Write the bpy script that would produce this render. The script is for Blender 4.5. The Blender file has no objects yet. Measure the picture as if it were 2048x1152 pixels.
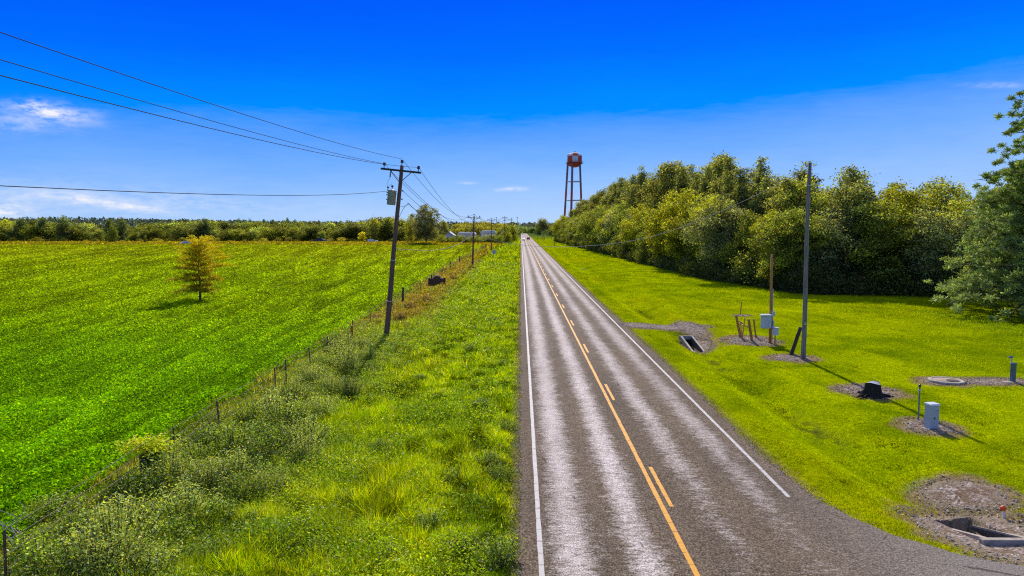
import bpy, math, random
import numpy as np
from mathutils import Vector, Matrix, Euler, Quaternion

PI = math.pi
R = math.radians
random.seed(7)
RNG = np.random.default_rng(7)
SC = bpy.context.scene
COL = SC.collection

# ------------------------------------------------------------------ camera
CAM_H = 7.5
F = 1365.0
pitch = math.atan(120 / F)
yaw = math.atan(17.5 / F)
cd = bpy.data.cameras.new('camera')
cam = bpy.data.objects.new('camera', cd)
COL.objects.link(cam)
cam.location = (0, 0, CAM_H)
cam.rotation_euler = (PI / 2 - pitch, 0, yaw)
cd.sensor_width = 36.0
cd.lens = 36.0 * F / 2048
cd.clip_end = 20000
SC.camera = cam
CM = Euler((PI / 2 - pitch, 0, yaw)).to_matrix()


def sstep(a, b, x):
    t = np.clip((x - a) / (b - a), 0, 1)
    return t * t * (3 - 2 * t)


TROUGHS = [(11.44, 12.40, 16.25, 18.35, -1.0), (11.36, 12.12, 44.6, 47.95, -.98)]


def gz(x, y):
    """terrain height"""
    x = np.asarray(x, float); y = np.asarray(y, float)
    far = 1 - sstep(150, 500, y)
    # right-hand ditch
    d = np.exp(-((x - 11.7) / 1.35) ** 2) * 0.62
    cross = 1 - 0.85 * np.exp(-((y - 51.8) / 3.4) ** 4)
    near = sstep(14.2, 19.6, y)
    z = -d * cross * near * (0.45 + 0.55 * (1 - sstep(60, 110, y))) * far
    # left verge: sags, then rises to the fence, the field is lower
    z = z - 0.28 * np.exp(-((x + 5.0) / 2.6) ** 2) * far
    z = z + 0.10 * np.sin(x * 0.11 + 1.0) * np.sin(y * 0.045) * sstep(14, 30, np.abs(x)) * far
    z = z - 0.05 * sstep(0.0, 0.8, -x) - 0.05 * sstep(8.0, 8.8, x)
    # gentle rise of the lawn towards the wood
    z = z + 0.25 * sstep(16, 30, x) * far
    # the two sunken troughs at the drain mouths
    for x0, x1, y0, y1, fl in TROUGHS:
        ins = (x > x0 + .02) & (x < x1 - .02) & (y > y0) & (y < y1)
        z = np.where(ins, np.minimum(z, fl), z)
    return z


def ray(px, py):
    v = CM @ Vector(((px - 1024) / F, -(py - 576) / F, -1.0))
    return v


def at(px, py):
    """ground point that the photo shows at this pixel"""
    v = ray(px, py)
    t = CAM_H / -v.z
    for _ in range(25):
        z = float(gz(v.x * t, v.y * t))
        t = (CAM_H - z) / -v.z
    return Vector((v.x * t, v.y * t, float(gz(v.x * t, v.y * t))))


def up(px, py, Y):
    v = ray(px, py)
    t = Y / v.y
    return Vector((v.x * t, Y, CAM_H + v.z * t))


def gp(px, Y):
    p = up(px, 456, Y)
    return Vector((p.x, Y, float(gz(p.x, Y))))


# ------------------------------------------------------------------ noise (numpy)
def _h(i, j, s):
    n = (i * 374761393 + j * 668265263 + s * 974634777) & 0xFFFFFFFF
    n = ((n ^ (n >> 13)) * 1274126177) & 0xFFFFFFFF
    return ((n ^ (n >> 16)) & 0xFFFF) / 65535.0


def vnoise(x, y, s=0):
    x = np.asarray(x, float); y = np.asarray(y, float)
    i = np.floor(x).astype(np.int64); j = np.floor(y).astype(np.int64)
    u = x - i; v = y - j
    u = u * u * (3 - 2 * u); v = v * v * (3 - 2 * v)
    a = _h(i, j, s); b = _h(i + 1, j, s); c = _h(i, j + 1, s); d = _h(i + 1, j + 1, s)
    return (a * (1 - u) + b * u) * (1 - v) + (c * (1 - u) + d * u) * v


def fbm(x, y, s=0, o=4):
    r = 0; a = 0.5; t = 0
    for k in range(o):
        r = r + a * vnoise(x * 2 ** k, y * 2 ** k, s + k * 17); t += a; a *= 0.5
    return r / t


# ------------------------------------------------------------------ node helpers
class NT:
    def __init__(s, name):
        s.m = bpy.data.materials.new(name); s.m.use_nodes = True
        s.t = s.m.node_tree; s.t.nodes.clear()
        s.out = s.t.nodes.new('ShaderNodeOutputMaterial')

    def n(s, typ, **kw):
        nd = s.t.nodes.new('ShaderNode' + typ)
        for k, v in kw.items():
            if k[0] == 'i':
                key = k[1:]
                key = int(key) if key.isdigit() else key.replace('_', ' ')
                if hasattr(v, 'is_output'): s.t.links.new(v, nd.inputs[key])
                else: nd.inputs[key].default_value = v
            else: setattr(nd, k, v)
        return nd

    def l(s, a, b): s.t.links.new(a, b)

    def coord(s): return s.n('TexCoord').outputs['Object']

    def noise(s, scale, vec=None, detail=4, rough=0.6, dist=0):
        nd = s.n('TexNoise'); nd.inputs['Scale'].default_value = scale
        nd.inputs['Detail'].default_value = detail; nd.inputs['Roughness'].default_value = rough
        nd.inputs['Distortion'].default_value = dist
        if vec is not None: s.l(vec, nd.inputs['Vector'])
        return nd.outputs['Fac']

    def mp(s, vec, sc=(1, 1, 1), loc=(0, 0, 0), rot=(0, 0, 0)):
        nd = s.n('Mapping'); nd.inputs['Scale'].default_value = sc; nd.inputs['Location'].default_value = loc
        nd.inputs['Rotation'].default_value = rot
        s.l(vec, nd.inputs['Vector']); return nd.outputs[0]

    def ramp(s, fac, stops):
        nd = s.n('ValToRGB'); cr = nd.color_ramp
        while len(cr.elements) < len(stops): cr.elements.new(0.5)
        for e, (p, c) in zip(cr.elements, stops):
            e.position = p; e.color = (*c, 1) if not isinstance(c, (int, float)) else (c, c, c, 1)
        s.l(fac, nd.inputs[0]); return nd.outputs[0]

    def math(s, op, a, b=None, clamp=False):
        nd = s.n('Math'); nd.operation = op; nd.use_clamp = clamp
        for k, v in enumerate((a, b)):
            if v is None: continue
            if hasattr(v, 'is_output'): s.l(v, nd.inputs[k])
            else: nd.inputs[k].default_value = v
        return nd.outputs[0]

    def mix(s, fac, a, b, mode='MIX'):
        nd = s.n('MixRGB'); nd.blend_type = mode
        for k, v in enumerate((fac, a, b)):
            if hasattr(v, 'is_output'): s.l(v, nd.inputs[k])
            elif isinstance(v, (int, float)): nd.inputs[k].default_value = v if k == 0 else (v, v, v, 1)
            else: nd.inputs[k].default_value = (*v, 1)
        return nd.outputs[0]

    def bsdf(s, color, rough=0.8, spec=0.3, metal=0.0, bump=None, bstr=0.3, bdist=0.02):
        p = s.n('BsdfPrincipled')
        if hasattr(color, 'is_output'): s.l(color, p.inputs['Base Color'])
        else: p.inputs['Base Color'].default_value = (*color, 1)
        if hasattr(rough, 'is_output'): s.l(rough, p.inputs['Roughness'])
        else: p.inputs['Roughness'].default_value = rough
        p.inputs['Specular IOR Level'].default_value = spec
        p.inputs['Metallic'].default_value = metal
        if bump is not None:
            b = s.n('Bump'); b.inputs['Strength'].default_value = bstr; b.inputs['Distance'].default_value = bdist
            s.l(bump, b.inputs['Height']); s.l(b.outputs[0], p.inputs['Normal'])
        s.l(p.outputs[0], s.out.inputs[0]); return p


def mat_rough(name, c1, c2, scale=6, rough=0.8, spec=0.3, stretch=(1, 1, 1), bstr=0.3, metal=0.0, detail=6):
    m = NT(name); v = m.mp(m.coord(), stretch)
    f = m.noise(scale, v, detail, 0.65)
    c = m.ramp(f, [(0.3, c1), (0.7, c2)])
    m.bsdf(c, rough, spec, metal, f, bstr)
    return m.m


def mat_leaf(name, trans=0.45, rough=0.5, spec=0.25, tw=(1.25, 1.15, 0.5)):
    """leaf sheet: colour per leaf (attribute Col) times the object's own tint"""
    m = NT(name)
    a = m.n('Attribute', attribute_name='Col').outputs['Color']
    oi = m.n('ObjectInfo').outputs['Color']
    c = m.mix(1.0, a, oi, 'MULTIPLY')
    p = m.n('BsdfPrincipled'); p.inputs['Roughness'].default_value = rough
    p.inputs['Specular IOR Level'].default_value = spec
    m.l(c, p.inputs['Base Color'])
    t = m.n('BsdfTranslucent'); m.l(m.mix(1.0, c, tw, 'MULTIPLY'), t.inputs['Color'])
    mx = m.n('MixShader'); mx.inputs[0].default_value = trans
    m.l(p.outputs[0], mx.inputs[1]); m.l(t.outputs[0], mx.inputs[2]); m.l(mx.outputs[0], m.out.inputs[0])
    return m.m


M = {}
M['leaf'] = mat_leaf('leaf', 0.45, 0.6, 0.10, (1.25, 1.15, 0.35))
M['grass'] = mat_leaf('grass', 0.46, 0.7, 0.02, (1.3, 1.15, 0.2))
M['needle'] = mat_leaf('needle', 0.3, 0.6, 0.18, (1.15, 1.1, 0.6))
M['bark'] = mat_rough('bark', (.045, .032, .022), (.14, .105, .075), 9, stretch=(1, 1, .25), bstr=.6)
M['pole_wood'] = mat_rough('pole_wood', (.07, .035, .026), (.26, .135, .095), 14, stretch=(1, 1, .06), bstr=.5)
M['grey_wood'] = mat_rough('grey_wood', (.075, .06, .05), (.34, .30, .25), 18, stretch=(1, 1, .06), bstr=.6)
M['brown_wood'] = mat_rough('brown_wood', (.26, .11, .03), (.60, .30, .08), 14, stretch=(1, 1, .08), bstr=.5)
M['tan_wood'] = mat_rough('tan_wood', (.46, .23, .04), (.80, .46, .09), 14, stretch=(1, 1, .08), bstr=.4)
M['dark_wood'] = mat_rough('dark_wood', (.025, .018, .013), (.10, .07, .05), 14, stretch=(1, 1, .08), bstr=.5)
M['steel'] = mat_rough('steel', (.36, .37, .40), (.58, .60, .64), 12, .45, .5, bstr=.1)
M['galv'] = mat_rough('galv', (.30, .31, .33), (.50, .51, .53), 20, .4, .5, metal=.4, bstr=.1)
M['tank_grey'] = mat_rough('tank_grey', (.30, .24, .22), (.50, .42, .38), 7, .5, .4, stretch=(1, 1, .3), bstr=.15)
M['porcelain'] = mat_rough('porcelain', (.03, .02, .018), (.07, .045, .035), 8, .25, .5, bstr=.05)
M['wire'] = mat_rough('wire', (.035, .038, .045), (.06, .065, .075), 8, .9, .05, bstr=.05)
M['cable'] = mat_rough('cable', (.26, .25, .25), (.42, .40, .40), 8, .8, .1, bstr=.05)
M['fence_wire'] = mat_rough('fence_wire', (.16, .11, .08), (.42, .35, .27), 6, .9, .1, bstr=.05)
M['twig'] = mat_rough('twig', (.28, .24, .19), (.5, .45, .38), 9, .9, .1)
M['rust'] = mat_rough('rust', (.07, .035, .02), (.20, .11, .07), 12, .8, .2, bstr=.3)
M['ochre'] = mat_rough('ochre', (.30, .12, .02), (.62, .30, .05), 12, .8, .2, stretch=(1, 1, .4), bstr=.3)
M['concrete'] = mat_rough('concrete', (.25, .20, .15), (.55, .47, .37), 5, .85, .2, bstr=.3)
M['dark_concrete'] = mat_rough('dark_concrete', (.04, .038, .03), (.17, .15, .11), 4, .7, .3, bstr=.3)
M['black'] = mat_rough('black', (.008, .008, .008), (.016, .016, .016), 5, .9, .1, bstr=.1)
M['rubber'] = mat_rough('rubber', (.015, .015, .015), (.03, .03, .03), 20, .8, .2, bstr=.1)
M['glass'] = mat_rough('glass', (.015, .02, .025), (.03, .035, .045), 3, .08, .7, bstr=.0)
M['white_paint'] = mat_rough('white_paint', (.70, .71, .72), (.82, .82, .82), 3, .3, .5, bstr=.02)
M['red_paint'] = mat_rough('red_paint', (.42, .035, .02), (.55, .05, .03), 3, .3, .5, bstr=.02)
M['dark_paint'] = mat_rough('dark_paint', (.02, .022, .03), (.04, .042, .055), 3, .3, .5, bstr=.02)
M['chrome'] = mat_rough('chrome', (.5, .5, .52), (.7, .7, .7), 3, .2, .5, metal=.8, bstr=.02)
M['lamp_red'] = mat_rough('lamp_red', (.35, .01, .01), (.5, .02, .02), 3, .3, .5, bstr=.02)
M['lamp_clear'] = mat_rough('lamp_clear', (.7, .7, .68), (.85, .85, .82), 3, .2, .5, bstr=.02)
M['green_pipe'] = mat_rough('green_pipe', (.05, .11, .12), (.16, .24, .25), 14, .5, .4, bstr=.2)
M['pedestal'] = mat_rough('pedestal', (.34, .37, .38), (.55, .58, .58), 28, .6, .3, bstr=.2)
M['meter_box'] = mat_rough('meter_box', (.42, .46, .50), (.62, .66, .70), 10, .5, .4, bstr=.1)
M['orange'] = mat_rough('orange', (.75, .09, .01), (.95, .14, .02), 6, .5, .4, bstr=.1)
M['tank_red'] = mat_rough('tank_red', (.60, .07, .018), (.72, .10, .03), .9, .6, .3, bstr=.02)
M['tank_white'] = mat_rough('tank_white', (.60, .60, .58), (.80, .80, .78), 1.5, .6, .3, bstr=.02)
M['tank_tan'] = mat_rough('tank_tan', (.42, .30, .18), (.60, .46, .32), 1.5, .8, .1)
M['leg_red'] = mat_rough('leg_red', (.58, .05, .04), (.75, .09, .07), .6, .6, .3, bstr=.02)
M['leg_grey'] = mat_rough('leg_grey', (.22, .10, .10), (.36, .22, .22), .6, .6, .3, bstr=.02)
M['vermilion_brick'] = mat_rough('vermilion_brick', (.07, .03, .018), (.20, .09, .05), 10, .85, .2, bstr=.4)
M['roof_white'] = mat_rough('roof_white', (.62, .62, .62), (.82, .82, .80), 1.5, .4, .4, bstr=.05)
M['siding'] = mat_rough('siding', (.62, .62, .62), (.78, .78, .78), 2, .6, .3, bstr=.05)
M['sawn_top'] = mat_rough('sawn_top', (.10, .14, .22), (.55, .55, .56), 6, .7, .3, bstr=.3, detail=3)
M['stump_bark'] = mat_rough('stump_bark', (.012, .010, .009), (.05, .042, .034), 12, .9, .1, stretch=(1, 1, .3), bstr=.8)
M['stone'] = mat_rough('stone', (.45, .42, .38), (.75, .72, .68), 8, .9, .1, bstr=.3)
M['lid_mud'] = mat_rough('lid_mud', (.30, .22, .17), (.48, .38, .30), 10, .9, .1, bstr=.3)


# gravel
def mat_gravel():
    m = NT('gravel'); v = m.coord()
    vo = m.n('TexVoronoi'); vo.inputs['Scale'].default_value = 16; m.l(v, vo.inputs['Vector'])
    n2 = m.noise(2.2, v, 6, .7); n3 = m.noise(40, v, 3, .7)
    stone = m.ramp(vo.outputs['Color'], [(.1, (.12, .085, .06)), (.5, (.34, .26, .21)), (.9, (.66, .58, .52))])
    c = m.mix(m.ramp(n2, [(.42, 0.85), (.60, 0.0)]), stone, (.17, .10, .05))
    c = m.mix(.5, c, m.ramp(n3, [(.3, .25), (.7, 1.3)]), 'MULTIPLY')
    ed = m.n('Attribute', attribute_name='Col').outputs['Fac']
    n4 = m.noise(7, v, 5, .8)
    rim = m.n('MapRange', i0=m.math('ADD', ed, m.math('MULTIPLY', m.math('SUBTRACT', n4, .5), 1.5)), i1=.62, i2=.80).outputs[0]
    gr = m.mix(m.ramp(n3, [(.4, 0.0), (.6, 1.0)]), (.13, .095, .055), (.36, .28, .20))
    c = m.mix(rim, c, gr)
    m.bsdf(c, .95, .10, 0, m.mix(.5, vo.outputs['Distance'], n3), .8, .03)
    return m.m


M['gravel'] = mat_gravel()


# asphalt with polished wheel tracks
def mat_asphalt():
    m = NT('asphalt'); v = m.coord()
    sx = m.n('SeparateXYZ'); m.l(v, sx.inputs[0]); X = sx.outputs[0]; Y = sx.outputs[1]
    wob = m.noise(.12, m.mp(v, (1, 1, 1)), 2, .5)
    Xw = m.math('ADD', X, m.math('MULTIPLY', m.math('SUBTRACT', wob, .5), .18))
    # fine transverse scuffs break the edge of each track
    scuff = m.noise(2.6, m.mp(v, (.55, 3.2, 1)), 6, .72)
    Xs = m.math('ADD', Xw, m.math('MULTIPLY', m.math('SUBTRACT', scuff, .5), .5))
    tot = None
    for cx, w, s in ((1.22, .50, 1.25), (2.82, .44, 1.25), (5.02, .46, .98), (6.62, .52, .92)):
        d = m.math('DIVIDE', m.math('SUBTRACT', Xs, cx), w)
        g = m.math('POWER', 2.718, m.math('MULTIPLY', m.math('MULTIPLY', d, d), -1))
        g = m.math('MULTIPLY', g, s)
        tot = g if tot is None else m.math('ADD', tot, g)
    # the tracks thin out where cars turn off near the apron, and brighten far away
    fade = m.n('MapRange'); m.l(Y, fade.inputs[0]); fade.inputs[1].default_value = 14; fade.inputs[2].default_value = 24
    right = m.math('GREATER_THAN', X, 4.1)
    fd = m.mix(right, 1.0, fade.outputs[0])
    tot = m.math('MULTIPLY', tot, m.math('ADD', .25, m.math('MULTIPLY', fd, .75)))
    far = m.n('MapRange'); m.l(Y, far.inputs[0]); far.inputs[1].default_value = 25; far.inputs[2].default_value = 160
    patch = m.noise(.35, m.mp(v, (1, .3, 1)), 4, .6)
    patchf = m.ramp(patch, [(.25, .62), (.6, 1.0)])
    fine = m.noise(2.2, m.mp(v, (.9, 6, 1)), 8, .78)
    finef = m.ramp(fine, [(.38, .22), (.56, 1.0)])
    mot = m.noise(3.4, m.mp(v, (1, 2.6, 1)), 8, .8)
    mot2 = m.noise(1.1, m.mp(v, (1, .8, 1)), 5, .7)
    drive = m.math('ADD', m.math('MULTIPLY', m.math('MULTIPLY', tot, patchf), .80), m.math('MULTIPLY', m.math('SUBTRACT', mot, .5), 2.3))
    drive = m.math('ADD', drive, m.math('MULTIPLY', m.math('SUBTRACT', mot2, .5), .7))
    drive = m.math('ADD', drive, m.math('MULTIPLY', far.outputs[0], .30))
    tr = m.n('MapRange', i0=drive, i1=.24, i2=.98); tr = tr.outputs[0]
    agg = m.noise(26, v, 3, .85)
    agg2 = m.noise(11, v, 4, .75)
    base = m.ramp(agg, [(.38, (.022, .015, .010)), (.50, (.105, .078, .054)), (.60, (.46, .37, .28))])
    base2 = m.ramp(agg2, [(.36, (.05, .036, .026)), (.62, (.19, .15, .11))])
    base = m.mix(.45, base, base2)
    big = m.noise(.6, m.mp(v, (1, .2, 1)), 5, .6)
    base = m.mix(1, base, m.ramp(big, [(.3, (.75, .75, .78)), (.7, (1.15, 1.12, 1.1))]), 'MULTIPLY')
    # apron on the right is paler and greyer
    apr = m.math('MULTIPLY', m.n('MapRange', i0=X, i1=6.5, i2=10.5).outputs[0], m.math('SUBTRACT', 1, fade.outputs[0]))
    base = m.mix(m.math('MULTIPLY', apr, .75), base, m.ramp(agg, [(.35, (.10, .09, .085)), (.65, (.42, .39, .38))]))
    light = m.ramp(agg, [(.38, (.19, .155, .145)), (.50, (.58, .515, .505)), (.60, (.98, .89, .88))])
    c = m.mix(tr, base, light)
    # grey haze painted over the whole road, stronger farther off
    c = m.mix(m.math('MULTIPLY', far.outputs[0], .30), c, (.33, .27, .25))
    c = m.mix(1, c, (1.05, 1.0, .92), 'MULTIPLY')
    # cracks across the road
    vc = m.n('TexVoronoi', feature='DISTANCE_TO_EDGE'); m.l(m.mp(v, (.07, .30, 1)), vc.inputs['Vector'])
    wv = m.noise(3, v, 4, .7)
    crk = m.math('LESS_THAN', m.math('ADD', vc.outputs['Distance'], m.math('MULTIPLY', m.math('SUBTRACT', wv, .5), .02)), .0042)
    c = m.mix(m.math('MULTIPLY', crk, .6), c, (.02, .016, .012))
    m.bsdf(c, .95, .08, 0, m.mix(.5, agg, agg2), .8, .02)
    return m.m


M['asphalt'] = mat_asphalt()


def mat_line(name, col, dark, gap):
    m = NT(name); v = m.coord()
    sx = m.n('SeparateXYZ'); m.l(v, sx.inputs[0]); Y = sx.outputs[1]
    n = m.noise(9, v, 6, .75); n2 = m.noise(40, v, 3, .7)
    n0 = m.noise(1.3, v, 3, .6)
    yw = m.math('ADD', m.math('MULTIPLY', Y, 1 / gap), m.math('MULTIPLY', n0, 1.1))
    fr = m.math('FRACT', yw)
    crack = m.math('LESS_THAN', fr, m.math('MULTIPLY', n, .16))
    c = m.mix(m.ramp(n, [(.30, 1.0), (.42, .0)]), col, dark)
    c = m.mix(m.math('MULTIPLY', crack, .75), c, dark)
    c = m.mix(.5, c, m.ramp(n2, [(.3, .6), (.7, 1.2)]), 'MULTIPLY')
    m.bsdf(c, .7, .3, 0, n2, .3, .01)
    return m.m


M['white_line'] = mat_line('white_line', (.52, .47, .45), (.22, .18, .16), .62)
M['yellow_line'] = mat_line('yellow_line', (.74, .32, .002), (.26, .12, .02), .55)


# ------------------------------------------------------------------ mesh helpers
def setp(o, label=None, cat=None, group=None, kind=None):
    if label: o['label'] = label
    if cat: o['category'] = cat
    if group: o['group'] = group
    if kind: o['kind'] = kind
    return o


def link(o, parent=None):
    COL.objects.link(o)
    if parent is not None: o.parent = parent
    return o


def empty(name, loc, rz=0, label=None, cat=None, group=None, rot=None):
    o = bpy.data.objects.new(name, None)
    o.empty_display_size = .3
    o.location = loc
    o.rotation_euler = rot if rot else (0, 0, rz)
    link(o)
    return setp(o, label, cat, group)


def mesh_np(name, verts, faces, mat, col=None, smooth=False):
    verts = np.ascontiguousarray(verts, np.float32); faces = np.ascontiguousarray(faces, np.int32)
    me = bpy.data.meshes.new(name)
    nf, k = faces.shape
    me.vertices.add(len(verts)); me.vertices.foreach_set('co', verts.ravel())
    me.loops.add(nf * k); me.loops.foreach_set('vertex_index', faces.ravel())
    me.polygons.add(nf); me.polygons.foreach_set('loop_start', np.arange(nf, dtype=np.int32) * k)
    try: me.polygons.foreach_set('loop_total', np.full(nf, k, np.int32))
    except Exception: pass
    if smooth: me.polygons.foreach_set('use_smooth', np.ones(nf, bool))
    me.update(calc_edges=True)
    if col is not None:
        dom = 'FACE' if len(col) == nf else 'POINT'
        a = me.attributes.new('Col', 'FLOAT_COLOR', dom)
        c4 = np.ones((len(col), 4), np.float32); c4[:, :3] = col
        a.data.foreach_set('color', c4.ravel())
    if mat: me.materials.append(mat)
    return me


def obj(name, me, parent=None, loc=(0, 0, 0)):
    o = bpy.data.objects.new(name, me); o.location = loc
    return link(o, parent)


class MB:
    """collects shapes for one mesh"""
    def __init__(s): s.v = []; s.f = []; s.mi = []; s.cur = 0

    def add(s, vs, fs):
        b = len(s.v); s.v += [tuple(p) for p in vs]
        for f in fs: s.f.append([b + i for i in f]); s.mi.append(s.cur)

    def box(s, c, d, rot=None, taper=1.0, bev=0.0):
        x, y, z = d[0] / 2, d[1] / 2, d[2] / 2
        if bev > 0:
            b = min(bev, x * .45, y * .45, z * .45)
            rings = []
            for zz, ins in ((-z, b), (-z + b, 0), (z - b, 0), (z, b)):
                t = 1 if zz < 0 else taper
                xx, yy = x * t - ins, y * t - ins
                r = [(xx, -yy + b), (xx, yy - b), (xx - b, yy), (-xx + b, yy), (-xx, yy - b), (-xx, -yy + b), (-xx + b, -yy), (xx - b, -yy)]
                rings += [(p[0], p[1], zz) for p in r]
            vs = [Vector(p) for p in rings]; fs = []
            for k in range(3):
                for i in range(8):
                    j = (i + 1) % 8
                    fs.append([k * 8 + i, k * 8 + j, k * 8 + 8 + j, k * 8 + 8 + i])
            fs.append(list(range(7, -1, -1))); fs.append([24 + i for i in range(8)])
        else:
            t = taper
            vs = [Vector(p) for p in ((-x, -y, -z), (x, -y, -z), (x, y, -z), (-x, y, -z), (-x * t, -y * t, z), (x * t, -y * t, z), (x * t, y * t, z), (-x * t, y * t, z))]
            fs = [[3, 2, 1, 0], [4, 5, 6, 7], [0, 1, 5, 4], [1, 2, 6, 5], [2, 3, 7, 6], [3, 0, 4, 7]]
        if rot is not None:
            m = Euler(rot).to_matrix(); vs = [m @ p for p in vs]
        c = Vector(c); s.add([p + c for p in vs], fs); return s

    def tube(s, pts, rad, n=8, cap=True):
        pts = [Vector(p) for p in pts]
        if not isinstance(rad, (list, tuple)): rad = [rad] * len(pts)
        vs = []; fs = []
        prev = None
        for i, p in enumerate(pts):
            d = (pts[min(i + 1, len(pts) - 1)] - pts[max(i - 1, 0)]).normalized()
            if prev is None:
                a = d.orthogonal().normalized()
            else:
                a = (prev - d * prev.dot(d)).normalized()
            prev = a; b = d.cross(a)
            for k in range(n):
                t = 2 * PI * k / n
                vs.append(p + (a * math.cos(t) + b * math.sin(t)) * rad[i])
        for i in range(len(pts) - 1):
            for k in range(n):
                j = (k + 1) % n
                fs.append([i * n + k, i * n + j, (i + 1) * n + j, (i + 1) * n + k])
        if cap:
            fs.append(list(range(n - 1, -1, -1))); e = (len(pts) - 1) * n; fs.append([e + k for k in range(n)])
        s.add(vs, fs); return s

    def lathe(s, prof, n=16, c=(0, 0, 0), matf=None):
        c = Vector(c); vs = []
        for r, z in prof:
            for k in range(n):
                t = 2 * PI * k / n; vs.append(c + Vector((r * math.cos(t), r * math.sin(t), z)))
        b = len(s.v); s.v += [tuple(p) for p in vs]
        for i in range(len(prof) - 1):
            for k in range(n):
                j = (k + 1) % n
                s.f.append([b + i * n + k, b + i * n + j, b + (i + 1) * n + j, b + (i + 1) * n + k])
                s.mi.append(matf(i, k) if matf else s.cur)
        s.f.append([b + k for k in range(n - 1, -1, -1)]); s.mi.append(s.cur)
        e = b + (len(prof) - 1) * n
        s.f.append([e + k for k in range(n)]); s.mi.append(s.cur)
        return s

    def prism(s, poly, y0, y1):
        """polygon in XZ extruded along Y"""
        n = len(poly)
        vs = [Vector((x, y0, z)) for x, z in poly] + [Vector((x, y1, z)) for x, z in poly]
        fs = [list(range(n)), list(range(2 * n - 1, n - 1, -1))]
        for i in range(n):
            j = (i + 1) % n; fs.append([i, i + n, j + n, j])
        s.add(vs, fs); return s

    def mesh(s, name, mats, smooth=False):
        me = bpy.data.meshes.new(name)
        me.from_pydata(s.v, [], s.f)
        if not isinstance(mats, (list, tuple)): mats = [mats]
        for m in mats: me.materials.append(m)
        if len(mats) > 1: me.polygons.foreach_set('material_index', s.mi)
        if smooth: me.polygons.foreach_set('use_smooth', [True] * len(s.f))
        me.update(); return me

    def build(s, name, mats, parent=None, smooth=False, loc=(0, 0, 0)):
        return obj(name, s.mesh(name, mats, smooth), parent, loc)


def clone(src, loc, rz=0, scale=1.0, label=None, cat=None, group=None, color=None):
    r = src.copy(); COL.objects.link(r)
    r.location = loc; r.rotation_euler = (0, 0, rz)
    r.scale = scale if isinstance(scale, (tuple, list)) else (scale,) * 3
    if label: r['label'] = label
    if cat: r['category'] = cat
    if group: r['group'] = group
    if color: r.color = (*color, 1)
    for ch in src.children:
        c = ch.copy(); COL.objects.link(c); c.parent = r
        if color: c.color = (*color, 1)
        for g in ch.children:
            d = g.copy(); COL.objects.link(d); d.parent = c
            if color: d.color = (*color, 1)
    return r


# leaves and blades, numpy
def rand_unit(n, rng):
    v = rng.normal(size=(n, 3)); return v / np.linalg.norm(v, axis=1, keepdims=True)


def leaf_quads(c, nrm, size, rng, aspect=.6):
    """diamond shaped leaves at c facing nrm"""
    n = len(c)
    t = rand_unit(n, rng); a = np.cross(nrm, t); a /= np.linalg.norm(a, axis=1, keepdims=True) + 1e-9
    b = np.cross(nrm, a)
    s = np.asarray(size).reshape(-1, 1) * np.ones((n, 1))
    fold = nrm * s * .12
    v = np.stack([c - a * s * .5, c + b * s * aspect * .5 + fold, c + a * s * .5, c - b * s * aspect * .5 + fold], 1).reshape(-1, 3)
    f = np.arange(4 * n).reshape(n, 4)
    return v, f


def blade_tris(c, h, w, lean, rng):
    n = len(c)
    th = rng.uniform(0, 2 * PI, n)
    d = np.stack([np.cos(th), np.sin(th), np.zeros(n)], 1) * (np.asarray(w) / 2).reshape(-1, 1)
    lt = rng.uniform(0, 2 * PI, n); lm = np.abs(rng.normal(size=n)) * lean * h
    tip = c + np.stack([np.cos(lt) * lm, np.sin(lt) * lm, np.ones(n) * h], 1)
    v = np.stack([c - d, c + d, tip], 1).reshape(-1, 3)
    return v, np.arange(3 * n).reshape(n, 3)


def jit(base, n, rng, sd=.3, yel=.12):
    base = np.asarray(base, float)
    c = np.ones((n, 3)) * base if base.ndim == 1 else base.copy()
    c *= np.exp(rng.normal(size=(n, 1)) * sd)
    c[:, 0] *= np.exp(rng.normal(size=n) * yel)
    c[:, 2] *= np.exp(rng.normal(size=n) * yel * 1.5)
    return np.clip(c, 0, .9)

# ------------------------------------------------------------------ world and sun
SUN_EL = R(36)
w = bpy.data.worlds.new('World'); SC.world = w; w.use_nodes = True
wt = w.node_tree; wt.nodes.clear()
wo = wt.nodes.new('ShaderNodeOutputWorld'); bg = wt.nodes.new('ShaderNodeBackground')
wt.links.new(bg.outputs[0], wo.inputs[0])


class WN(NT):
    def __init__(s, tree): s.t = tree


W = WN(wt)
sky = wt.nodes.new('ShaderNodeTexSky'); sky.sky_type = 'NISHITA'; sky.sun_disc = False
sky.sun_elevation = SUN_EL; sky.sun_rotation = R(0); sky.air_density = 1.0; sky.dust_density = .3; sky.ozone_density = 3.0
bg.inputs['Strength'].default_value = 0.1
dirv = W.n('TexCoord').outputs['Generated']
sp = W.n('SeparateXYZ'); W.l(dirv, sp.inputs[0])
hz = W.noise(2.2, W.mp(dirv, (1, 1, 5)), 5, .55)
hz2 = W.noise(30, W.mp(dirv, (1, 1, 7)), 4, .7)
el = W.math('ADD', sp.outputs[2], W.math('MULTIPLY', W.math('SUBTRACT', hz, .5), .075))
el = W.math('ADD', el, W.math('MULTIPLY', W.math('SUBTRACT', hz2, .5), .022))
el = W.math('SUBTRACT', el, W.math('MULTIPLY', sp.outputs[0], .035))
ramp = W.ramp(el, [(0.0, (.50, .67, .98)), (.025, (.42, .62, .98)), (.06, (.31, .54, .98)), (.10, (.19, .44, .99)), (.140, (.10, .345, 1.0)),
                   (.168, (.0, .262, 1.0)), (.24, (.0, .150, 1.0)), (.33, (.0, .072, .93)), (.50, (.06, .16, .52)), (.8, (.38, .46, .62))])  # two highest stops lightened, above the frame, to lift shaded foliage
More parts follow.
